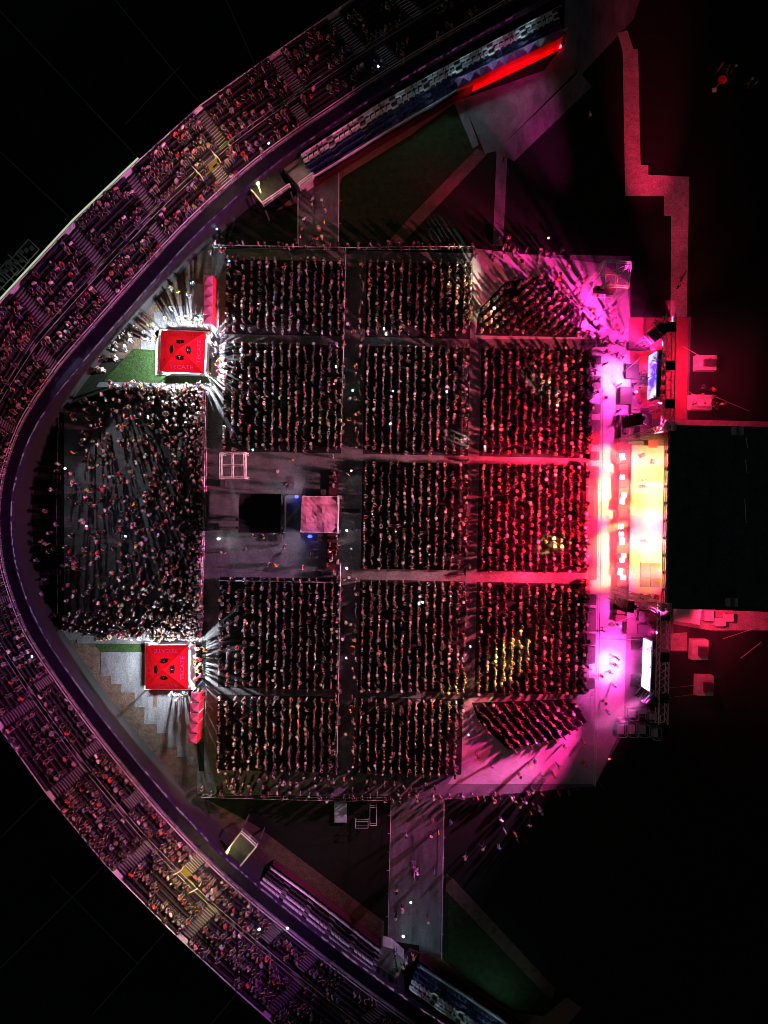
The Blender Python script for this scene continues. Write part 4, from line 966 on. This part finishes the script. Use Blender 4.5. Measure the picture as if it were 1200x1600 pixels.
def grow(pose, sub):
    J, E = skeleton(pose); names = list(J); ix = {n: i for i, n in enumerate(names)}
    me = bpy.data.meshes.new('body_plan'); me.from_pydata([J[n][0] for n in names], [(ix[a], ix[c]) for a, c, _ in E], [])
    o = bpy.data.objects.new('body_plan', me); COL.objects.link(o)
    md = o.modifiers.new('s', 'SKIN'); md.use_smooth_shade = True; md.branch_smoothing = .4
    for i, n in enumerate(names):
        sv = me.skin_vertices[0].data[i]; sv.radius = J[n][1]; sv.use_root = (i == 0)
    if sub: m2 = o.modifiers.new('u', 'SUBSURF'); m2.levels = sub; m2.render_levels = sub
    dg = bpy.context.evaluated_depsgraph_get(); r = bpy.data.meshes.new_from_object(o.evaluated_get(dg))
    bpy.data.objects.remove(o); bpy.data.meshes.remove(me)
    V = [v.co.copy() for v in r.vertices]; Fc = [tuple(p.vertices) for p in r.polygons]; bpy.data.meshes.remove(r)
    Z = []
    head = Vector(J['head1'][0])
    for f in Fc:
        c = sum((V[i] for i in f), Vector())/len(f); best = None
        for a, b_, zn in E:
            pa, pb = Vector(J[a][0]), Vector(J[b_][0]); d = pb-pa; t = max(0, min(1, (c-pa).dot(d)/d.length_squared)); q = pa+d*t
            rr = J[a][1][0]*(1-t)+J[b_][1][0]*t; dist = (c-q).length/max(rr, .03)
            if best is None or dist < best[0]: best = (dist, zn)
        zn = best[1]
        if zn in (0, 1) and c.z > J['neck'][0][2]+.03: zn = 1 if (c.z > head.z+.01 or c.y < head.y-.025) else 0
        Z.append(zn)
    return V, Fc, Z, J
def add_details(V, Fc, Z, J):
    """nose, ears, eyes and five unequal bent fingers per hand, joined into the body mesh"""
    V = list(V); Fc = list(Fc); Z = list(Z)
    def tube(pts, rad, z):
        b = len(V); n = 4
        for k, p in enumerate(pts):
            d = (Vector(pts[min(k+1, len(pts)-1)])-Vector(pts[max(k-1, 0)])).normalized(); q = d.to_track_quat('Z', 'Y')
            for i in range(n): a = 2*math.pi*i/n; V.append(Vector(p)+q@Vector((math.cos(a)*rad[k], math.sin(a)*rad[k], 0)))
        for k in range(len(pts)-1):
            for i in range(n): Fc.append((b+k*n+i, b+k*n+(i+1) % n, b+(k+1)*n+(i+1) % n, b+(k+1)*n+i)); Z.append(z)
        Fc.append(tuple(b+(len(pts)-1)*n+i for i in range(n))); Z.append(z)
    h = Vector(J['head1'][0])
    tube([h+Vector((0, .085, .0)), h+Vector((0, .115, -.035)), h+Vector((0, .10, -.05))], (.008, .015, .008), 0)
    for s in (-1, 1):
        tube([h+Vector((s*.075, 0, -.03)), h+Vector((s*.092, -.01, 0)), h+Vector((s*.085, -.01, .025))], (.012, .016, .01), 0)
        tube([h+Vector((s*.032, .085, .005)), h+Vector((s*.032, .099, .005))], (.012, .010), 4)
    tube([h+Vector((-.022, .088, -.075)), h+Vector((.022, .088, -.075))], (.008, .008), 1)
    for n in 'LR':
        wr, ha = Vector(J['wr'+n][0]), Vector(J['ha'+n][0]); d = (ha-wr).normalized(); s = -1 if n == 'L' else 1
        side = d.cross(Vector((s, .2, .3))).normalized(); curl = d.cross(side).normalized()
        for k, (ln, off) in enumerate(((.070, -.030), (.080, -.010), (.076, .010), (.060, .030))):
            p0 = ha+side*off+d*.012; p1 = p0+d*ln*.5; p2 = p1+(d*.8+curl*.5).normalized()*ln*.5
            tube([p0, p1, p2], (.0095, .009, .007), 0)
        p0 = wr.lerp(ha, .5)+side*-.032; tube([p0, p0+(d*.6-side*.7).normalized()*.03, p0+(d*.9-side*.5).normalized()*.06], (.012, .010, .008), 0)
    return V, Fc, Z
def hat_geo(kind):
    V = []; Fc = []; n = 12
    prof = {'cowboy': [(.185, -.005), (.14, -.022), (.098, -.012), (.092, .07), (.07, .105), (.03, .085)], 'cap': [(.103, -.02), (.104, .02), (.09, .06), (.05, .09)]}[kind]
    for k, (r_, z_) in enumerate(prof):
        for i in range(n):
            a = 2*math.pi*i/n; x = r_*math.cos(a); y = r_*math.sin(a)*1.12; zz = z_
            if kind == 'cowboy' and k == 0: zz += .05*abs(math.cos(a))**2
            if kind == 'cap' and k == 0 and math.sin(a) > .5: y += .09; zz -= .005
            V.append(Vector((x, y, zz)))
        if k:
            for i in range(n): Fc.append(((k-1)*n+i, (k-1)*n+(i+1) % n, k*n+(i+1) % n, k*n+i))
    Fc.append(tuple((len(prof)-1)*n+i for i in range(n)))
    return V, Fc
POSES = ['stand', 'walk', 'phone', 'one_up', 'raise', 'sit']
LOW = {p: grow(p, 0) for p in POSES}
HATS = {k: hat_geo(k) for k in ('cowboy', 'cap')}
SHIRT = {'black': (.012, .012, .014), 'white': (.72, .71, .69), 'grey': (.22, .22, .23), 'red': (.55, .02, .025), 'pink': (.62, .2, .3), 'navy': (.02, .03, .11), 'light blue': (.22, .38, .6), 'beige': (.50, .40, .27), 'green': (.04, .20, .07), 'yellow': (.65, .47, .04), 'maroon': (.16, .015, .03), 'denim': (.08, .14, .26), 'orange': (.65, .19, .02), 'purple': (.18, .05, .28)}
SKIN = [(.36, .20, .13), (.27, .145, .09), (.45, .28, .20)]
HAIR = [(.010, .008, .007), (.03, .018, .01), (.06, .035, .02), (.012, .011, .011)]
TROU = [(.02, .025, .05), (.012, .012, .013), (.07, .10, .17), (.20, .18, .14), (.03, .03, .032)]
HATC = {'straw': (.62, .52, .34), 'white': (.78, .77, .74), 'black': (.015, .015, .015), 'brown': (.16, .09, .04), 'red': (.5, .02, .03), 'grey': (.25, .25, .25)}

# --- the mass of the audience: everyone past the individuals below
SW = [('black', .46), ('white', .13), ('grey', .10), ('red', .07), ('navy', .06), ('pink', .05), ('light blue', .03), ('beige', .04), ('maroon', .03), ('denim', .06)]
crowd = []          # (x, y, z, rot, pose, shirt colour, hat kind, hat colour)
def pick_shirt(r):
    x = r.random()
    for n, w in SW:
        x -= w
        if x < 0: return n
    return 'black'
rp = random.Random(21)
def add_crowd(x, y, z, rot, pose=None, hatp=.25, r=rp):
    p = pose or r.choices(['stand', 'phone', 'one_up', 'raise', 'walk'], (.55, .22, .12, .04, .07))[0]
    h = None; hc = None
    q = r.random()
    if q < hatp: h = 'cowboy'; hc = r.choices(['straw', 'white', 'black', 'brown', 'grey'], (.26, .24, .26, .14, .10))[0]
    elif q < hatp+.12: h = 'cap'; hc = r.choice(['white', 'black', 'red', 'grey', 'black'])
    crowd.append((x, y, z, rot+r.gauss(0, .25), p, SHIRT[pick_shirt(r)], h, HATC[hc] if hc else None))
def inpoly(x, y, pts):
    c = False; j = len(pts)-1
    for i in range(len(pts)):
        xi, yi = pts[i]; xj, yj = pts[j]
        if (yi > y) != (yj > y) and x < (xj-xi)*(y-yi)/(yj-yi)+xi: c = not c
        j = i
    return c
FACE = -math.pi/2           # bodies look along +y; the audience looks along +x
def occ(u, v, s=1.0):
    return .5+.5*math.sin(u*.031*s+1.3)*math.sin(v*.027*s+.7)
for c, r_ in BLOCKS:
    u0, u1 = COLS[c]; v0, v1 = ROWS[r_]; u = u0+5
    while u < u1:
        v = v0+3; dens = .93 if not (c == 'A' and u < u0+55) else .72
        while v < v1-2:
            if rp.random() < dens:
                p = UV(u+rp.gauss(0, .8), v+rp.gauss(0, .8), 0.05); add_crowd(p.x, p.y, .05, FACE, 'sit' if rp.random() < .2 else None)
            v += rp.uniform(5.7, 7.3)
        u += 12.25
# thicker edge lines of people standing in the aisles against the barriers
def line_people(pts, pitch, jit, rot, dens=.85, hatp=.32):
    for (a, e) in zip(pts[:-1], pts[1:]):
        L = math.hypot(e[0]-a[0], e[1]-a[1]); s = 0
        while s < L:
            if rp.random() < dens:
                p = P(a[0]+(e[0]-a[0])*s/L+rp.gauss(0, jit), a[1]+(e[1]-a[1])*s/L+rp.gauss(0, jit), .05); add_crowd(p.x, p.y, .05, rot, hatp=hatp)
            s += pitch*rp.uniform(.8, 1.25)
line_people([(539, 400), (533, 700)], 7, 1.6, FACE); line_people([(530, 890), (525, 1205)], 7, 1.6, FACE)
line_people([(566, 412), (558, 700)], 8.5, 2, FACE, .8); line_people([(557, 905), (552, 1205)], 8.5, 2, FACE, .8)
line_people([(736, 405), (730, 520)], 7, 2, FACE); line_people([(728, 545), (722, 1120)], 7.5, 2, FACE)
line_people([(321, 615), (318, 760), (314, 1000)], 5.5, 1.8, FACE, .95); line_people([(316, 640), (309, 1000)], 6, 2.2, FACE, .9); line_people([(309, 650), (302, 1000)], 6.5, 2.5, FACE, .85)
line_people([(520, 715), (521, 770)], 6, 2.5, FACE); line_people([(518, 850), (520, 900)], 5, 3, FACE); line_people([(527, 840), (527, 900)], 6, 2, FACE)
line_people([(335, 386), (560, 387), (740, 388)], 9, 3, FACE, .8); line_people([(330, 398), (380, 410)], 7, 4, FACE)
line_people([(320, 1235), (540, 1240), (690, 1238)], 8.5, 4, FACE, .85); line_people([(340, 1222), (700, 1226)], 13, 4, FACE, .8); line_people([(340, 1212), (600, 1214)], 12, 3, FACE, .7)
line_people([(918, 560), (915, 700)], 6, 3, FACE, .9); line_people([(925, 575), (922, 640)], 8, 3, FACE, .7); line_people([(912, 905), (909, 1070)], 6, 3, FACE, .9); line_people([(914, 722), (911, 890)], 6, 3, FACE, .9)
line_people([(910, 520), (945, 545)], 5, 6, FACE, .9); line_people([(925, 505), (935, 540)], 5, 5, FACE, .9)
line_people([(740, 402), (800, 398), (870, 412)], 7, 6, FACE, .7); line_people([(780, 385), (880, 400)], 8, 7, FACE, .7); line_people([(690, 1244), (930, 1224)], 10, 4, FACE, .7); line_people([(760, 1236), (845, 1262)], 7, 6, FACE, .9)
# slanted blocks
def slanted(poly, ang, pitch, gap):
    ca, sa = math.cos(ang), math.sin(ang)
    cx = sum(p[0] for p in poly)/len(poly); cy = sum(p[1] for p in poly)/len(poly)
    for i in range(-16, 17):
        for j in range(-30, 31):
            x = cx+j*gap*ca-i*pitch*sa; y = cy+j*gap*sa+i*pitch*ca
            if inpoly(x, y, poly) and rp.random() < .88:
                p = P(x+rp.gauss(0, .9), y+rp.gauss(0, .9), .05); add_crowd(p.x, p.y, .05, FACE-ang*.4 if ang < 0 else FACE+.5)
slanted(SL1, R(-42), 11.5, 7); slanted(SL5, R(48), 11.5, 7)
# the standing crowd at the left: dense to the right and bottom, loose elsewhere
ST_POLY = [(104, 640), (170, 606), (324, 606), (318, 996), (104, 996)]
k = 0
while k < 1180:
    x = 104+216*(1-rp.random()**1.9*1.0); x = x if rp.random() < .72 else rp.uniform(104, 320); y = rp.uniform(606, 996)
    if rp.random() < .16: y = 996-abs(rp.gauss(0, 26))
    if rp.random() < .09: y = 606+abs(rp.gauss(0, 16)); x = rp.uniform(200, 322)
    d = (x-104)/216+.25*(y-606)/390
    if not inpoly(x, y, ST_POLY) or rp.random() > d**.8: continue
    p = P(x, y, .05); add_crowd(p.x, p.y, .05, FACE, hatp=.30); k += 1
for k in range(28):
    x = rp.uniform(25, 100); y = rp.uniform(560, 990)
    if x > 100-0.0 or x < {0: 60}.get(0)-abs(y-700)*.0 and y > 760 and rp.random() < .8: continue
    p = P(x, y, .05); add_crowd(p.x, p.y, .05, FACE+rp.uniform(-1, 1))
for k in range(60):
    x = rp.gauss(172, 22); y = rp.gauss(555, 24)+(172-x)*.55
    p = P(x, y, .05)
    if inpoly(x, y, [(90, 600), (150, 530), (215, 500), (212, 540), (160, 600)]): add_crowd(p.x, p.y, .05, rp.uniform(0, 6))
# spectators in the stand: in clumps, thinning out towards the far ends
def dens_stand(i, k):
    f = i/(NS-1)
    d = .60
    if f < .055: d = .10
    elif f < .12: d = .55
    if k < 5 and f < .12: d *= .5
    if f > .93: d *= .35
    return d
for k, (t0, t1, zz) in enumerate(TROWS):
    stops = LST if k < 5 else UST
    for i in range(NS-1):
        if i in stops: continue
        q0 = Vector(deck(i, t0+(t1-t0)*.6, zz)); q1 = Vector(deck(i+1, t0+(t1-t0)*.6, zz)); L = (q1-q0).length
        n = max(1, int(L/.52)); nn = (Vector(deck(i, 0, 0))-Vector(deck(i, 1, 0))); rot = math.atan2(nn.y, nn.x)-math.pi/2
        for j in range(n):
            w = math.sin(i*1.3+k*2.3+j*.35)+math.sin(i*.53-k*1.7)+.6*math.sin(i*3.1+k*5)+rp.uniform(-.6, .6)
            if w > 1.25-2.1*dens_stand(i, k):
                p = q0.lerp(q1, (j+.5)/n)
                if abs(p.x) > 62 or abs(p.y) > 82: continue
                sit = rp.random() < .82
                add_crowd(p.x, p.y, zz, rot, 'sit' if sit else None, hatp=.22)

# --- individuals: the people standing in the open
BODY = {}
mats_body = {}
def body_material(name, col): return mat(name, col, .75)
m_skin = [body_material('skin', c) for c in SKIN]; m_hair = [body_material('hair', c) for c in HAIR]; m_trou = [body_material('trousers', c) for c in TROU]; m_shoe = body_material('shoes', (.02, .02, .02))
m_shirt = {n: body_material('shirt_cloth', c) for n, c in SHIRT.items()}
HIGH = {p: None for p in POSES}
def body_mesh(pose, shirt, var):
    key = (pose, shirt, var)
    if key in BODY: return BODY[key]
    if HIGH[pose] is None: V, Fc, Z, J = grow(pose, 1); HIGH[pose] = add_details(V, Fc, Z, J)
    V, Fc, Z = HIGH[pose]
    me = bpy.data.meshes.new('person_body'); me.from_pydata(V, [], Fc)
    for m in (m_skin[var % 3], m_hair[var % 4], m_shirt[shirt], m_trou[(var*3+len(shirt)) % 5], m_shoe): me.materials.append(m)
    me.polygons.foreach_set('material_index', Z); me.polygons.foreach_set('use_smooth', [True]*len(Fc)); BODY[key] = me; return me
HATM = {}
def hat_mesh(kind, col):
    if (kind, col) not in HATM:
        V, Fc = HATS[kind]; me = bpy.data.meshes.new(kind); me.from_pydata(V, [], Fc); me.materials.append(mat('hat_felt', HATC[col], .8)); me.polygons.foreach_set('use_smooth', [True]*len(Fc)); HATM[(kind, col)] = me
    return HATM[(kind, col)]
DO = {'stand': 'standing', 'walk': 'walking', 'phone': 'hands at face', 'one_up': 'one arm up', 'raise': 'both arms up'}
ri = random.Random(77)
def make_person(px, py, z, rot, place, group, used, poses=None, shirts=None):
    for _ in range(80):
        pose = ri.choices(list(DO), poses or (.5, .22, .14, .1, .04))[0]; shirt = ri.choice(shirts or list(SHIRT))
        q = ri.random(); hat = None
        if q < .34: hat = ('cowboy', ri.choice(['straw', 'white', 'black', 'brown']))
        elif q < .46: hat = ('cap', ri.choice(['white', 'red', 'black']))
        k = (pose, shirt, hat)
        if k not in used: break
    used.add(k)
    p = P(px, py, z); o = bpy.data.objects.new('person', body_mesh(pose, shirt, ri.randrange(12))); COL.objects.link(o)
    o.location = p; o.rotation_euler = (0, 0, rot); s = ri.uniform(.94, 1.06); o.scale = (s, s, s)
    hl = '' if hat is None else ' and %s %s' % (hat[1], 'hat' if hat[0] == 'cowboy' else 'cap')
    tag(o, 'person in %s%s, %s %s' % (shirt, hl, DO[pose], place), 'person', group)
    if hat:
        h = bpy.data.objects.new('brimmed_hat' if hat[0] == 'cowboy' else 'cap', hat_mesh(*hat)); COL.objects.link(h); h.parent = o
        h.location = (0, .012, 1.66)
    return o
CLUST = [
    ('right of the upper red tent', [(331, 518), (352, 522), (352, 602), (332, 602)], 16, .05, math.pi/2),
    ('above the upper red tent', [(262, 494), (330, 494), (330, 513), (262, 511)], 15, .05, math.pi),
    ('left of the upper red tent', [(196, 512), (245, 500), (246, 535), (205, 545)], 11, .05, None),
    ('on plates above the upper tent', [(262, 452), (316, 440), (316, 492), (262, 492)], 5, .05, None),
    ('at the upper turf edge', [(170, 600), (330, 602), (330, 612), (170, 612)], 20, .06, 0),
    ('in the loose left standing crowd', [(112, 660), (225, 640), (215, 940), (112, 980)], 44, .05, FACE),
    ('right of the lower red tent', [(309, 1004), (326, 1006), (324, 1086), (308, 1082)], 15, .05, math.pi/2),
    ('above the lower red tent', [(196, 984), (314, 984), (314, 997), (196, 997)], 18, .06, math.pi),
    ('at the lower tent corner', [(268, 1079), (292, 1079), (292, 1090), (280, 1088)], 7, .06, None),
    ('on the mixing area', [(332, 708), (510, 706), (510, 765), (445, 765), (445, 840), (505, 845), (505, 890), (332, 890), (332, 840), (365, 840), (365, 765), (332, 765)], 17, .05, FACE),
    ('in the long centre aisle', [(543, 405), (561, 405), (552, 1200), (532, 1200)], 22, .05, None),
    ('on the pale lane above the stage', [(943, 520), (972, 520), (970, 690), (940, 690)], 11, .05, None),
    ('on the pale lane below the stage', [(936, 935), (965, 935), (958, 1115), (934, 1115)], 9, .05, None),
    ('on the pink floor near the tower', [(858, 412), (935, 430), (968, 480), (965, 520), (915, 495), (850, 432)], 20, .05, None),
    ('on the lower pink floor', [(730, 1170), (790, 1178), (925, 1150), (922, 1220), (730, 1220)], 11, .05, None),
    ('on the dark grass below the seats', [(700, 1252), (840, 1275), (800, 1320), (705, 1350)], 9, .02, None),
    ('on the grey bottom walkway', [(614, 1250), (690, 1250), (686, 1470), (614, 1450)], 11, .05, None),
    ('on the top walkway in the queue', [(494, 305), (510, 305), (508, 380), (470, 380), (470, 340)], 12, .06, None),
    ('on the top clay track', [(590, 212), (690, 160), (705, 160), (600, 222)], 4, .03, None),
    ('backstage near the white ballast', [(1062, 608), (1140, 600), (1140, 650), (1062, 655)], 8, .05, None),
    ('on the red wing floor', [(985, 560), (1008, 575), (1005, 640), (985, 640)], 5, .07, None),
    ('below the grey bottom walkway', [(615, 1480), (650, 1478), (640, 1500), (612, 1530)], 6, 2.05, None),
]
NP = 0
for place, poly, n, z, rot in CLUST:
    used = set(); x0 = min(p[0] for p in poly); x1 = max(p[0] for p in poly); y0 = min(p[1] for p in poly); y1 = max(p[1] for p in poly); done = []
    tries = 0
    while len(done) < n and tries < 4000:
        tries += 1; x = ri.uniform(x0, x1); y = ri.uniform(y0, y1)
        if not inpoly(x, y, poly) or any((x-a)**2+(y-c)**2 < 42 for a, c in done): continue
        done.append((x, y)); make_person(x, y, z, rot+ri.gauss(0, .4) if rot is not None else ri.uniform(0, 6.28), place, 'people '+place, used); NP += 1
for (x, y, lab, rot, z) in ((787, 250, 'high on the purple walkway', 0, .06), (778, 378, 'low on the purple walkway', 1, .06), (918, 187, 'alone beside the purple walkway', 2, .02), (1058, 450, 'alone on the plywood path', 1, .07), (1000, 760, 'on the upper stage deck', math.pi/2, 1.5), (1003, 845, 'on the lower stage deck', math.pi/2, 1.5), (1002, 1500/2+0, 'at the stage front edge', math.pi/2, 1.5)):
    make_person(x, y, z, rot, lab, 'lone people', set()); NP += 1
# far right: small group under a red lit umbrella on the dark grass
p = P(1129, 124, 2.1); t = thing('parasol', 'small red lit parasol on the dark grass at the top right', 'parasol', (p.x, p.y, 0))
b = MB(); n = 8; rim_ = [(p.x+.55*math.cos(2*math.pi*i/n), p.y+.55*math.sin(2*math.pi*i/n), 2.05) for i in range(n)]; b.add(rim_+[(p.x, p.y, 2.45)], [(i, (i+1) % n, n) for i in range(n)]); b.build('canopy', M['redfab'], t)
b = MB(); b.bar((p.x, p.y, 0), (p.x, p.y, 2.43), .03); b.box((p.x, p.y, .05), (.5, .5, .1)); b.build('pole', M['railw'], t)
b = MB(); b.box((p.x+.3, p.y, 1.9), (.12, .12, .15)); b.bar((p.x+.3, p.y, 1.9), (p.x, p.y, 1.95), .02); b.build('lamp', M['lampr'], t)
lamp('parasol_light', 'POINT', (p.x+.3, p.y, 1.72), 5, (1, .05, .05), size=.06)
for (x, y, lab) in ((1120, 112, 'above left of the small red parasol'), (1132, 114, 'above the small red parasol'), (1140, 116, 'above right of the small red parasol'), (1165, 136, 'right of the small red parasol'), (1174, 138, 'farthest from the red parasol')):
    make_person(x, y, .01, 1, lab, 'people by the small red parasol', set()); NP += 1

# --- bake the audience mass into one mesh
def bake_crowd():
    Vs = []; LI = []; LT = []; CC = []; base = 0
    pre = {}
    for p, (V, Fc, Z, J) in LOW.items():
        pre[p] = (np.array([tuple(v) for v in V]), np.concatenate([np.array(f) for f in Fc]), np.array([len(f) for f in Fc]), np.repeat(np.array(Z), [len(f) for f in Fc]), J['head1'][0])
    hp = {}
    for k, (V, Fc) in HATS.items():
        hp[k] = (np.array([tuple(v) for v in V]), np.concatenate([np.array(f) for f in Fc]), np.array([len(f) for f in Fc]))
    for (x, y, z, rot, pose, sc, hk, hc) in crowd:
        V, li, lt, zz, hd_ = pre[pose]; s = rp.uniform(.86, .99); ca, sa = math.cos(rot)*s, math.sin(rot)*s
        pal = np.array([SKIN[rp.randrange(3)], HAIR[rp.randrange(4)], sc, TROU[rp.randrange(5)], (.02, .02, .02)])
        fade = rp.choice((.25, .45, .75, 1.)); pal = pal*np.array([[1], [1], [fade], [1], [1]])
        def put(V, li, lt, col):
            nonlocal base
            o = np.empty_like(V); o[:, 0] = V[:, 0]*ca-V[:, 1]*sa+x; o[:, 1] = V[:, 0]*sa+V[:, 1]*ca+y; o[:, 2] = V[:, 2]*s+z
            Vs.append(o); LI.append(li+base); LT.append(lt); CC.append(col); base += len(V)
        put(V, li, lt, pal[zz])
        if hk:
            HV, hli, hlt = hp[hk]; put(HV+np.array((0, hd_[1], hd_[2]+.01)), hli, hlt, np.tile(np.array(hc)*rp.uniform(.35, .95), (len(hli), 1)))
    Vs = np.concatenate(Vs).astype(np.float32); LI = np.concatenate(LI).astype(np.int32); LT = np.concatenate(LT).astype(np.int32); CC = np.concatenate(CC).astype(np.float32)
    me = bpy.data.meshes.new('crowd'); me.vertices.add(len(Vs)); me.vertices.foreach_set('co', Vs.ravel())
    me.loops.add(len(LI)); me.loops.foreach_set('vertex_index', LI)
    me.polygons.add(len(LT)); me.polygons.foreach_set('loop_start', np.concatenate([[0], np.cumsum(LT)[:-1]]).astype(np.int32))
    me.update(calc_edges=True)
    at = me.color_attributes.new('clothing', 'BYTE_COLOR', 'CORNER')
    at.data.foreach_set('color', np.concatenate([CC, np.ones((len(CC), 1), np.float32)], 1).ravel())
    me.polygons.foreach_set('use_smooth', np.ones(len(LT), bool))
    m = bpy.data.materials.new('audience_clothing'); m.use_nodes = True; n = m.node_tree; a = n.nodes.new('ShaderNodeVertexColor'); a.layer_name = 'clothing'
    n.links.new(a.outputs[0], n.nodes['Principled BSDF'].inputs['Base Color']); n.nodes['Principled BSDF'].inputs['Roughness'].default_value = .65
    me.materials.append(m); o = bpy.data.objects.new('crowd', me); COL.objects.link(o); o['kind'] = 'stuff'; o['label'] = 'dense concert audience filling the seat rows and stands'; o['category'] = 'crowd'
    print('crowd', len(crowd), 'verts', len(Vs), 'individuals', NP)
bake_crowd()

# --- phone torches held up in the audience
PH = [(655, 943, 'phone', 'white torch in the lower middle seats'), (660, 941, 'phone', 'second white torch in the lower middle seats'), (600, 514, 'phone', 'white torch at the upper cross aisle'), (603, 522, 'phone', 'white torch beside the upper cross aisle'), (772, 482, 'phone', 'white torch in the upper slanted seats'), (525, 573, 'phone', 'white torch in the upper left seats by the aisle'), (551, 610, 'phoneg', 'green torch in the long centre aisle'), (395, 703, 'phoneg', 'green torch above the truss tower on the mixing area'), (358, 408, 'phoneb', 'blue torch at the top left of the seats'), (339, 358, 'phoneb', 'blue torch on the clay above the seats'), (407, 150, 'phone', 'white torch high in the upper stand'), (420, 224, 'phoneb', 'blue white torch low in the upper stand'), (591, 104, 'phoneb', 'blue torch in the upper stand near the top seats'), (405, 1452, 'phone', 'white torch in the lower stand by the ribbon'), (449, 1450, 'phone', 'white torch on the apron of the lower stand'), (541, 1028, 'phonep', 'pink torch in the aisle of the lower seats'), (735, 1010, 'phonep', 'pink torch beside the yellow lit lower seats'), (732, 1148, 'phonep', 'pink torch at the left of the lower slanted seats'), (857, 372, 'phonep', 'pink torch behind the upper slanted seats'), (614, 611, 'phoneb', 'blue torch in the centre seats'), (698, 612, 'phoneb', 'second blue torch in the centre seats'), (610, 662, 'phoneb', 'third blue torch in the centre seats'), (542, 829, 'phone', 'white torch right of the sound tower'), (542, 888, 'phone', 'white torch in the aisle below the sound tower'), (516, 862, 'phoner', 'red torch on the ramp below the sound tower'), (102, 732, 'phone', 'white torch at the left edge of the standing crowd'), (196, 838, 'phoneb', 'blue white torch in the left standing crowd'), (135, 822, 'phonep', 'pink torch in the left standing crowd'), (50, 1026, 'phone', 'white torch in the left stand beside the rail'), (642, 1410, 'phone', 'white torch on the grey bottom walkway'), (630, 1463, 'phone', 'white torch low on the grey bottom walkway'), (952, 1186, 'phoner', 'red torch on the grass right of the pink floor'), (522, 600, 'phoner', 'red torch near the aisle in the upper left seats'), (386, 974, 'phoner', 'red torch in the lower left seats'), (290, 1490/1.0, 'phone', 'white torch in the bottom left stand')]
PC = {'phone': (.9, .95, 1), 'phoneg': (.1, 1, .5), 'phoneb': (.25, .5, 1), 'phonep': (1, .2, .7), 'phoner': (1, .06, .06)}
for (x, y, k, lab) in PH:
    zz = 2.0
    for (a, c) in ((0, 0),):
        pass
    if x < 480 and (y < 230 or y > 1440) or (x, y) in ((50, 1026), (591, 104)): zz = 9.5
    p = P(x, y, zz); b = MB(); b.box((p.x, p.y, zz), (.13, .10, .05), rp.uniform(0, 3)); b.box((p.x, p.y, zz+.035), (.16, .22, .02), rp.uniform(0, 3))
    tag(b.build('phone', M[k]), 'phone shining a '+lab, 'phone', 'phone torches in the audience')
    lamp('phone_light', 'POINT', (p.x, p.y, zz+.2), 7 if k == 'phone' else 4, PC[k], size=.04)

# --- feather flag pointing to the toilets, by the bottom walkway
p = P(651, 1350, .3); t = thing('feather_flag', 'black feather flag with white lettering on the grey bottom walkway', 'flag', (p.x, p.y, 0))
b = MB(); hw = .36; prof = [(-hw, .55), (hw, .95), (hw*.95, 2.2), (hw*.6, 3.2), (hw*.05, 3.95), (-hw*.6, 4.1), (-hw, 3.8)]
vs = [(p.x+x, p.y+.015*s_, z_) for s_ in (-1, 1) for x, z_ in prof]; n = len(prof)
b.add(vs, [tuple(range(n)), tuple(range(2*n-1, n-1, -1))]+[(i, n+i, n+(i+1) % n, (i+1) % n) for i in range(n)]); b.build('cloth', M['black'], t)
b = MB(); b.bar((p.x-hw, p.y, 0), (p.x-hw, p.y, 4.1), .025); b.box((p.x-hw, p.y, .06), (.5, .5, .12)); b.build('pole', M['rail'], t)
def face_up(xx, zz_, ang):   # onto the side of the flag that looks to +y
    rot = Matrix(((-1, 0, 0, 0), (0, 0, 1, 0), (0, 1, 0, 0), (0, 0, 0, 1)))
    return Matrix.Translation((xx, .03, zz_))@rot@Matrix.Rotation(ang, 4, 'Z')
text_mesh('WC', .62, face_up(0, 1.6, -math.pi/2), M['whitetext'], 'lettering', t)
me = bpy.data.meshes.new('arrow'); A_ = face_up(0, 2.65, 0)
me.from_pydata([A_@Vector(q) for q in ((-.1, -.45, 0), (.1, -.45, 0), (.1, .05, 0), (.24, .05, 0), (0, .45, 0), (-.24, .05, 0), (-.1, .05, 0))], [], [(0, 1, 2, 3, 4, 5, 6)]); me.materials.append(M['whitetext'])
ao = bpy.data.objects.new('arrow', me); COL.objects.link(ao); ao.parent = t
# small structures below the seats and odd pieces
b = MB(); c = P(532, 1270, .25); b.box((c.x, c.y, .12), (1.5, 2.4, .24), RZ); b.box((c.x, c.y, .26), (1.3, 2.2, .04), RZ); tag(b.build('pale_platform', mat('pale_blue_boards', (.30, .42, .50), .7, 2., .25)), 'small pale blue platform below the left seats', 'platform')
for (x0, y0, x1, y1, lab) in ((555, 1284, 575, 1294, 'thin metal frame stand nearest the pale blue platform'), (578, 1262, 588, 1290, 'tall metal frame stand right of the pale blue platform')):
    b = MB(); q = [P(x, y, 1.0) for x, y in ((x0, y0), (x1, y0), (x1, y1), (x0, y1))]
    for k in range(4): b.bar(q[k], q[(k+1) % 4], .03); b.bar((q[k].x, q[k].y, 0), q[k], .03); b.bar((q[k].x, q[k].y, .4), (q[(k+1) % 4].x, q[(k+1) % 4].y, .4), .02)
    tag(b.build('metal_frame', M['rail']), lab, 'frame')
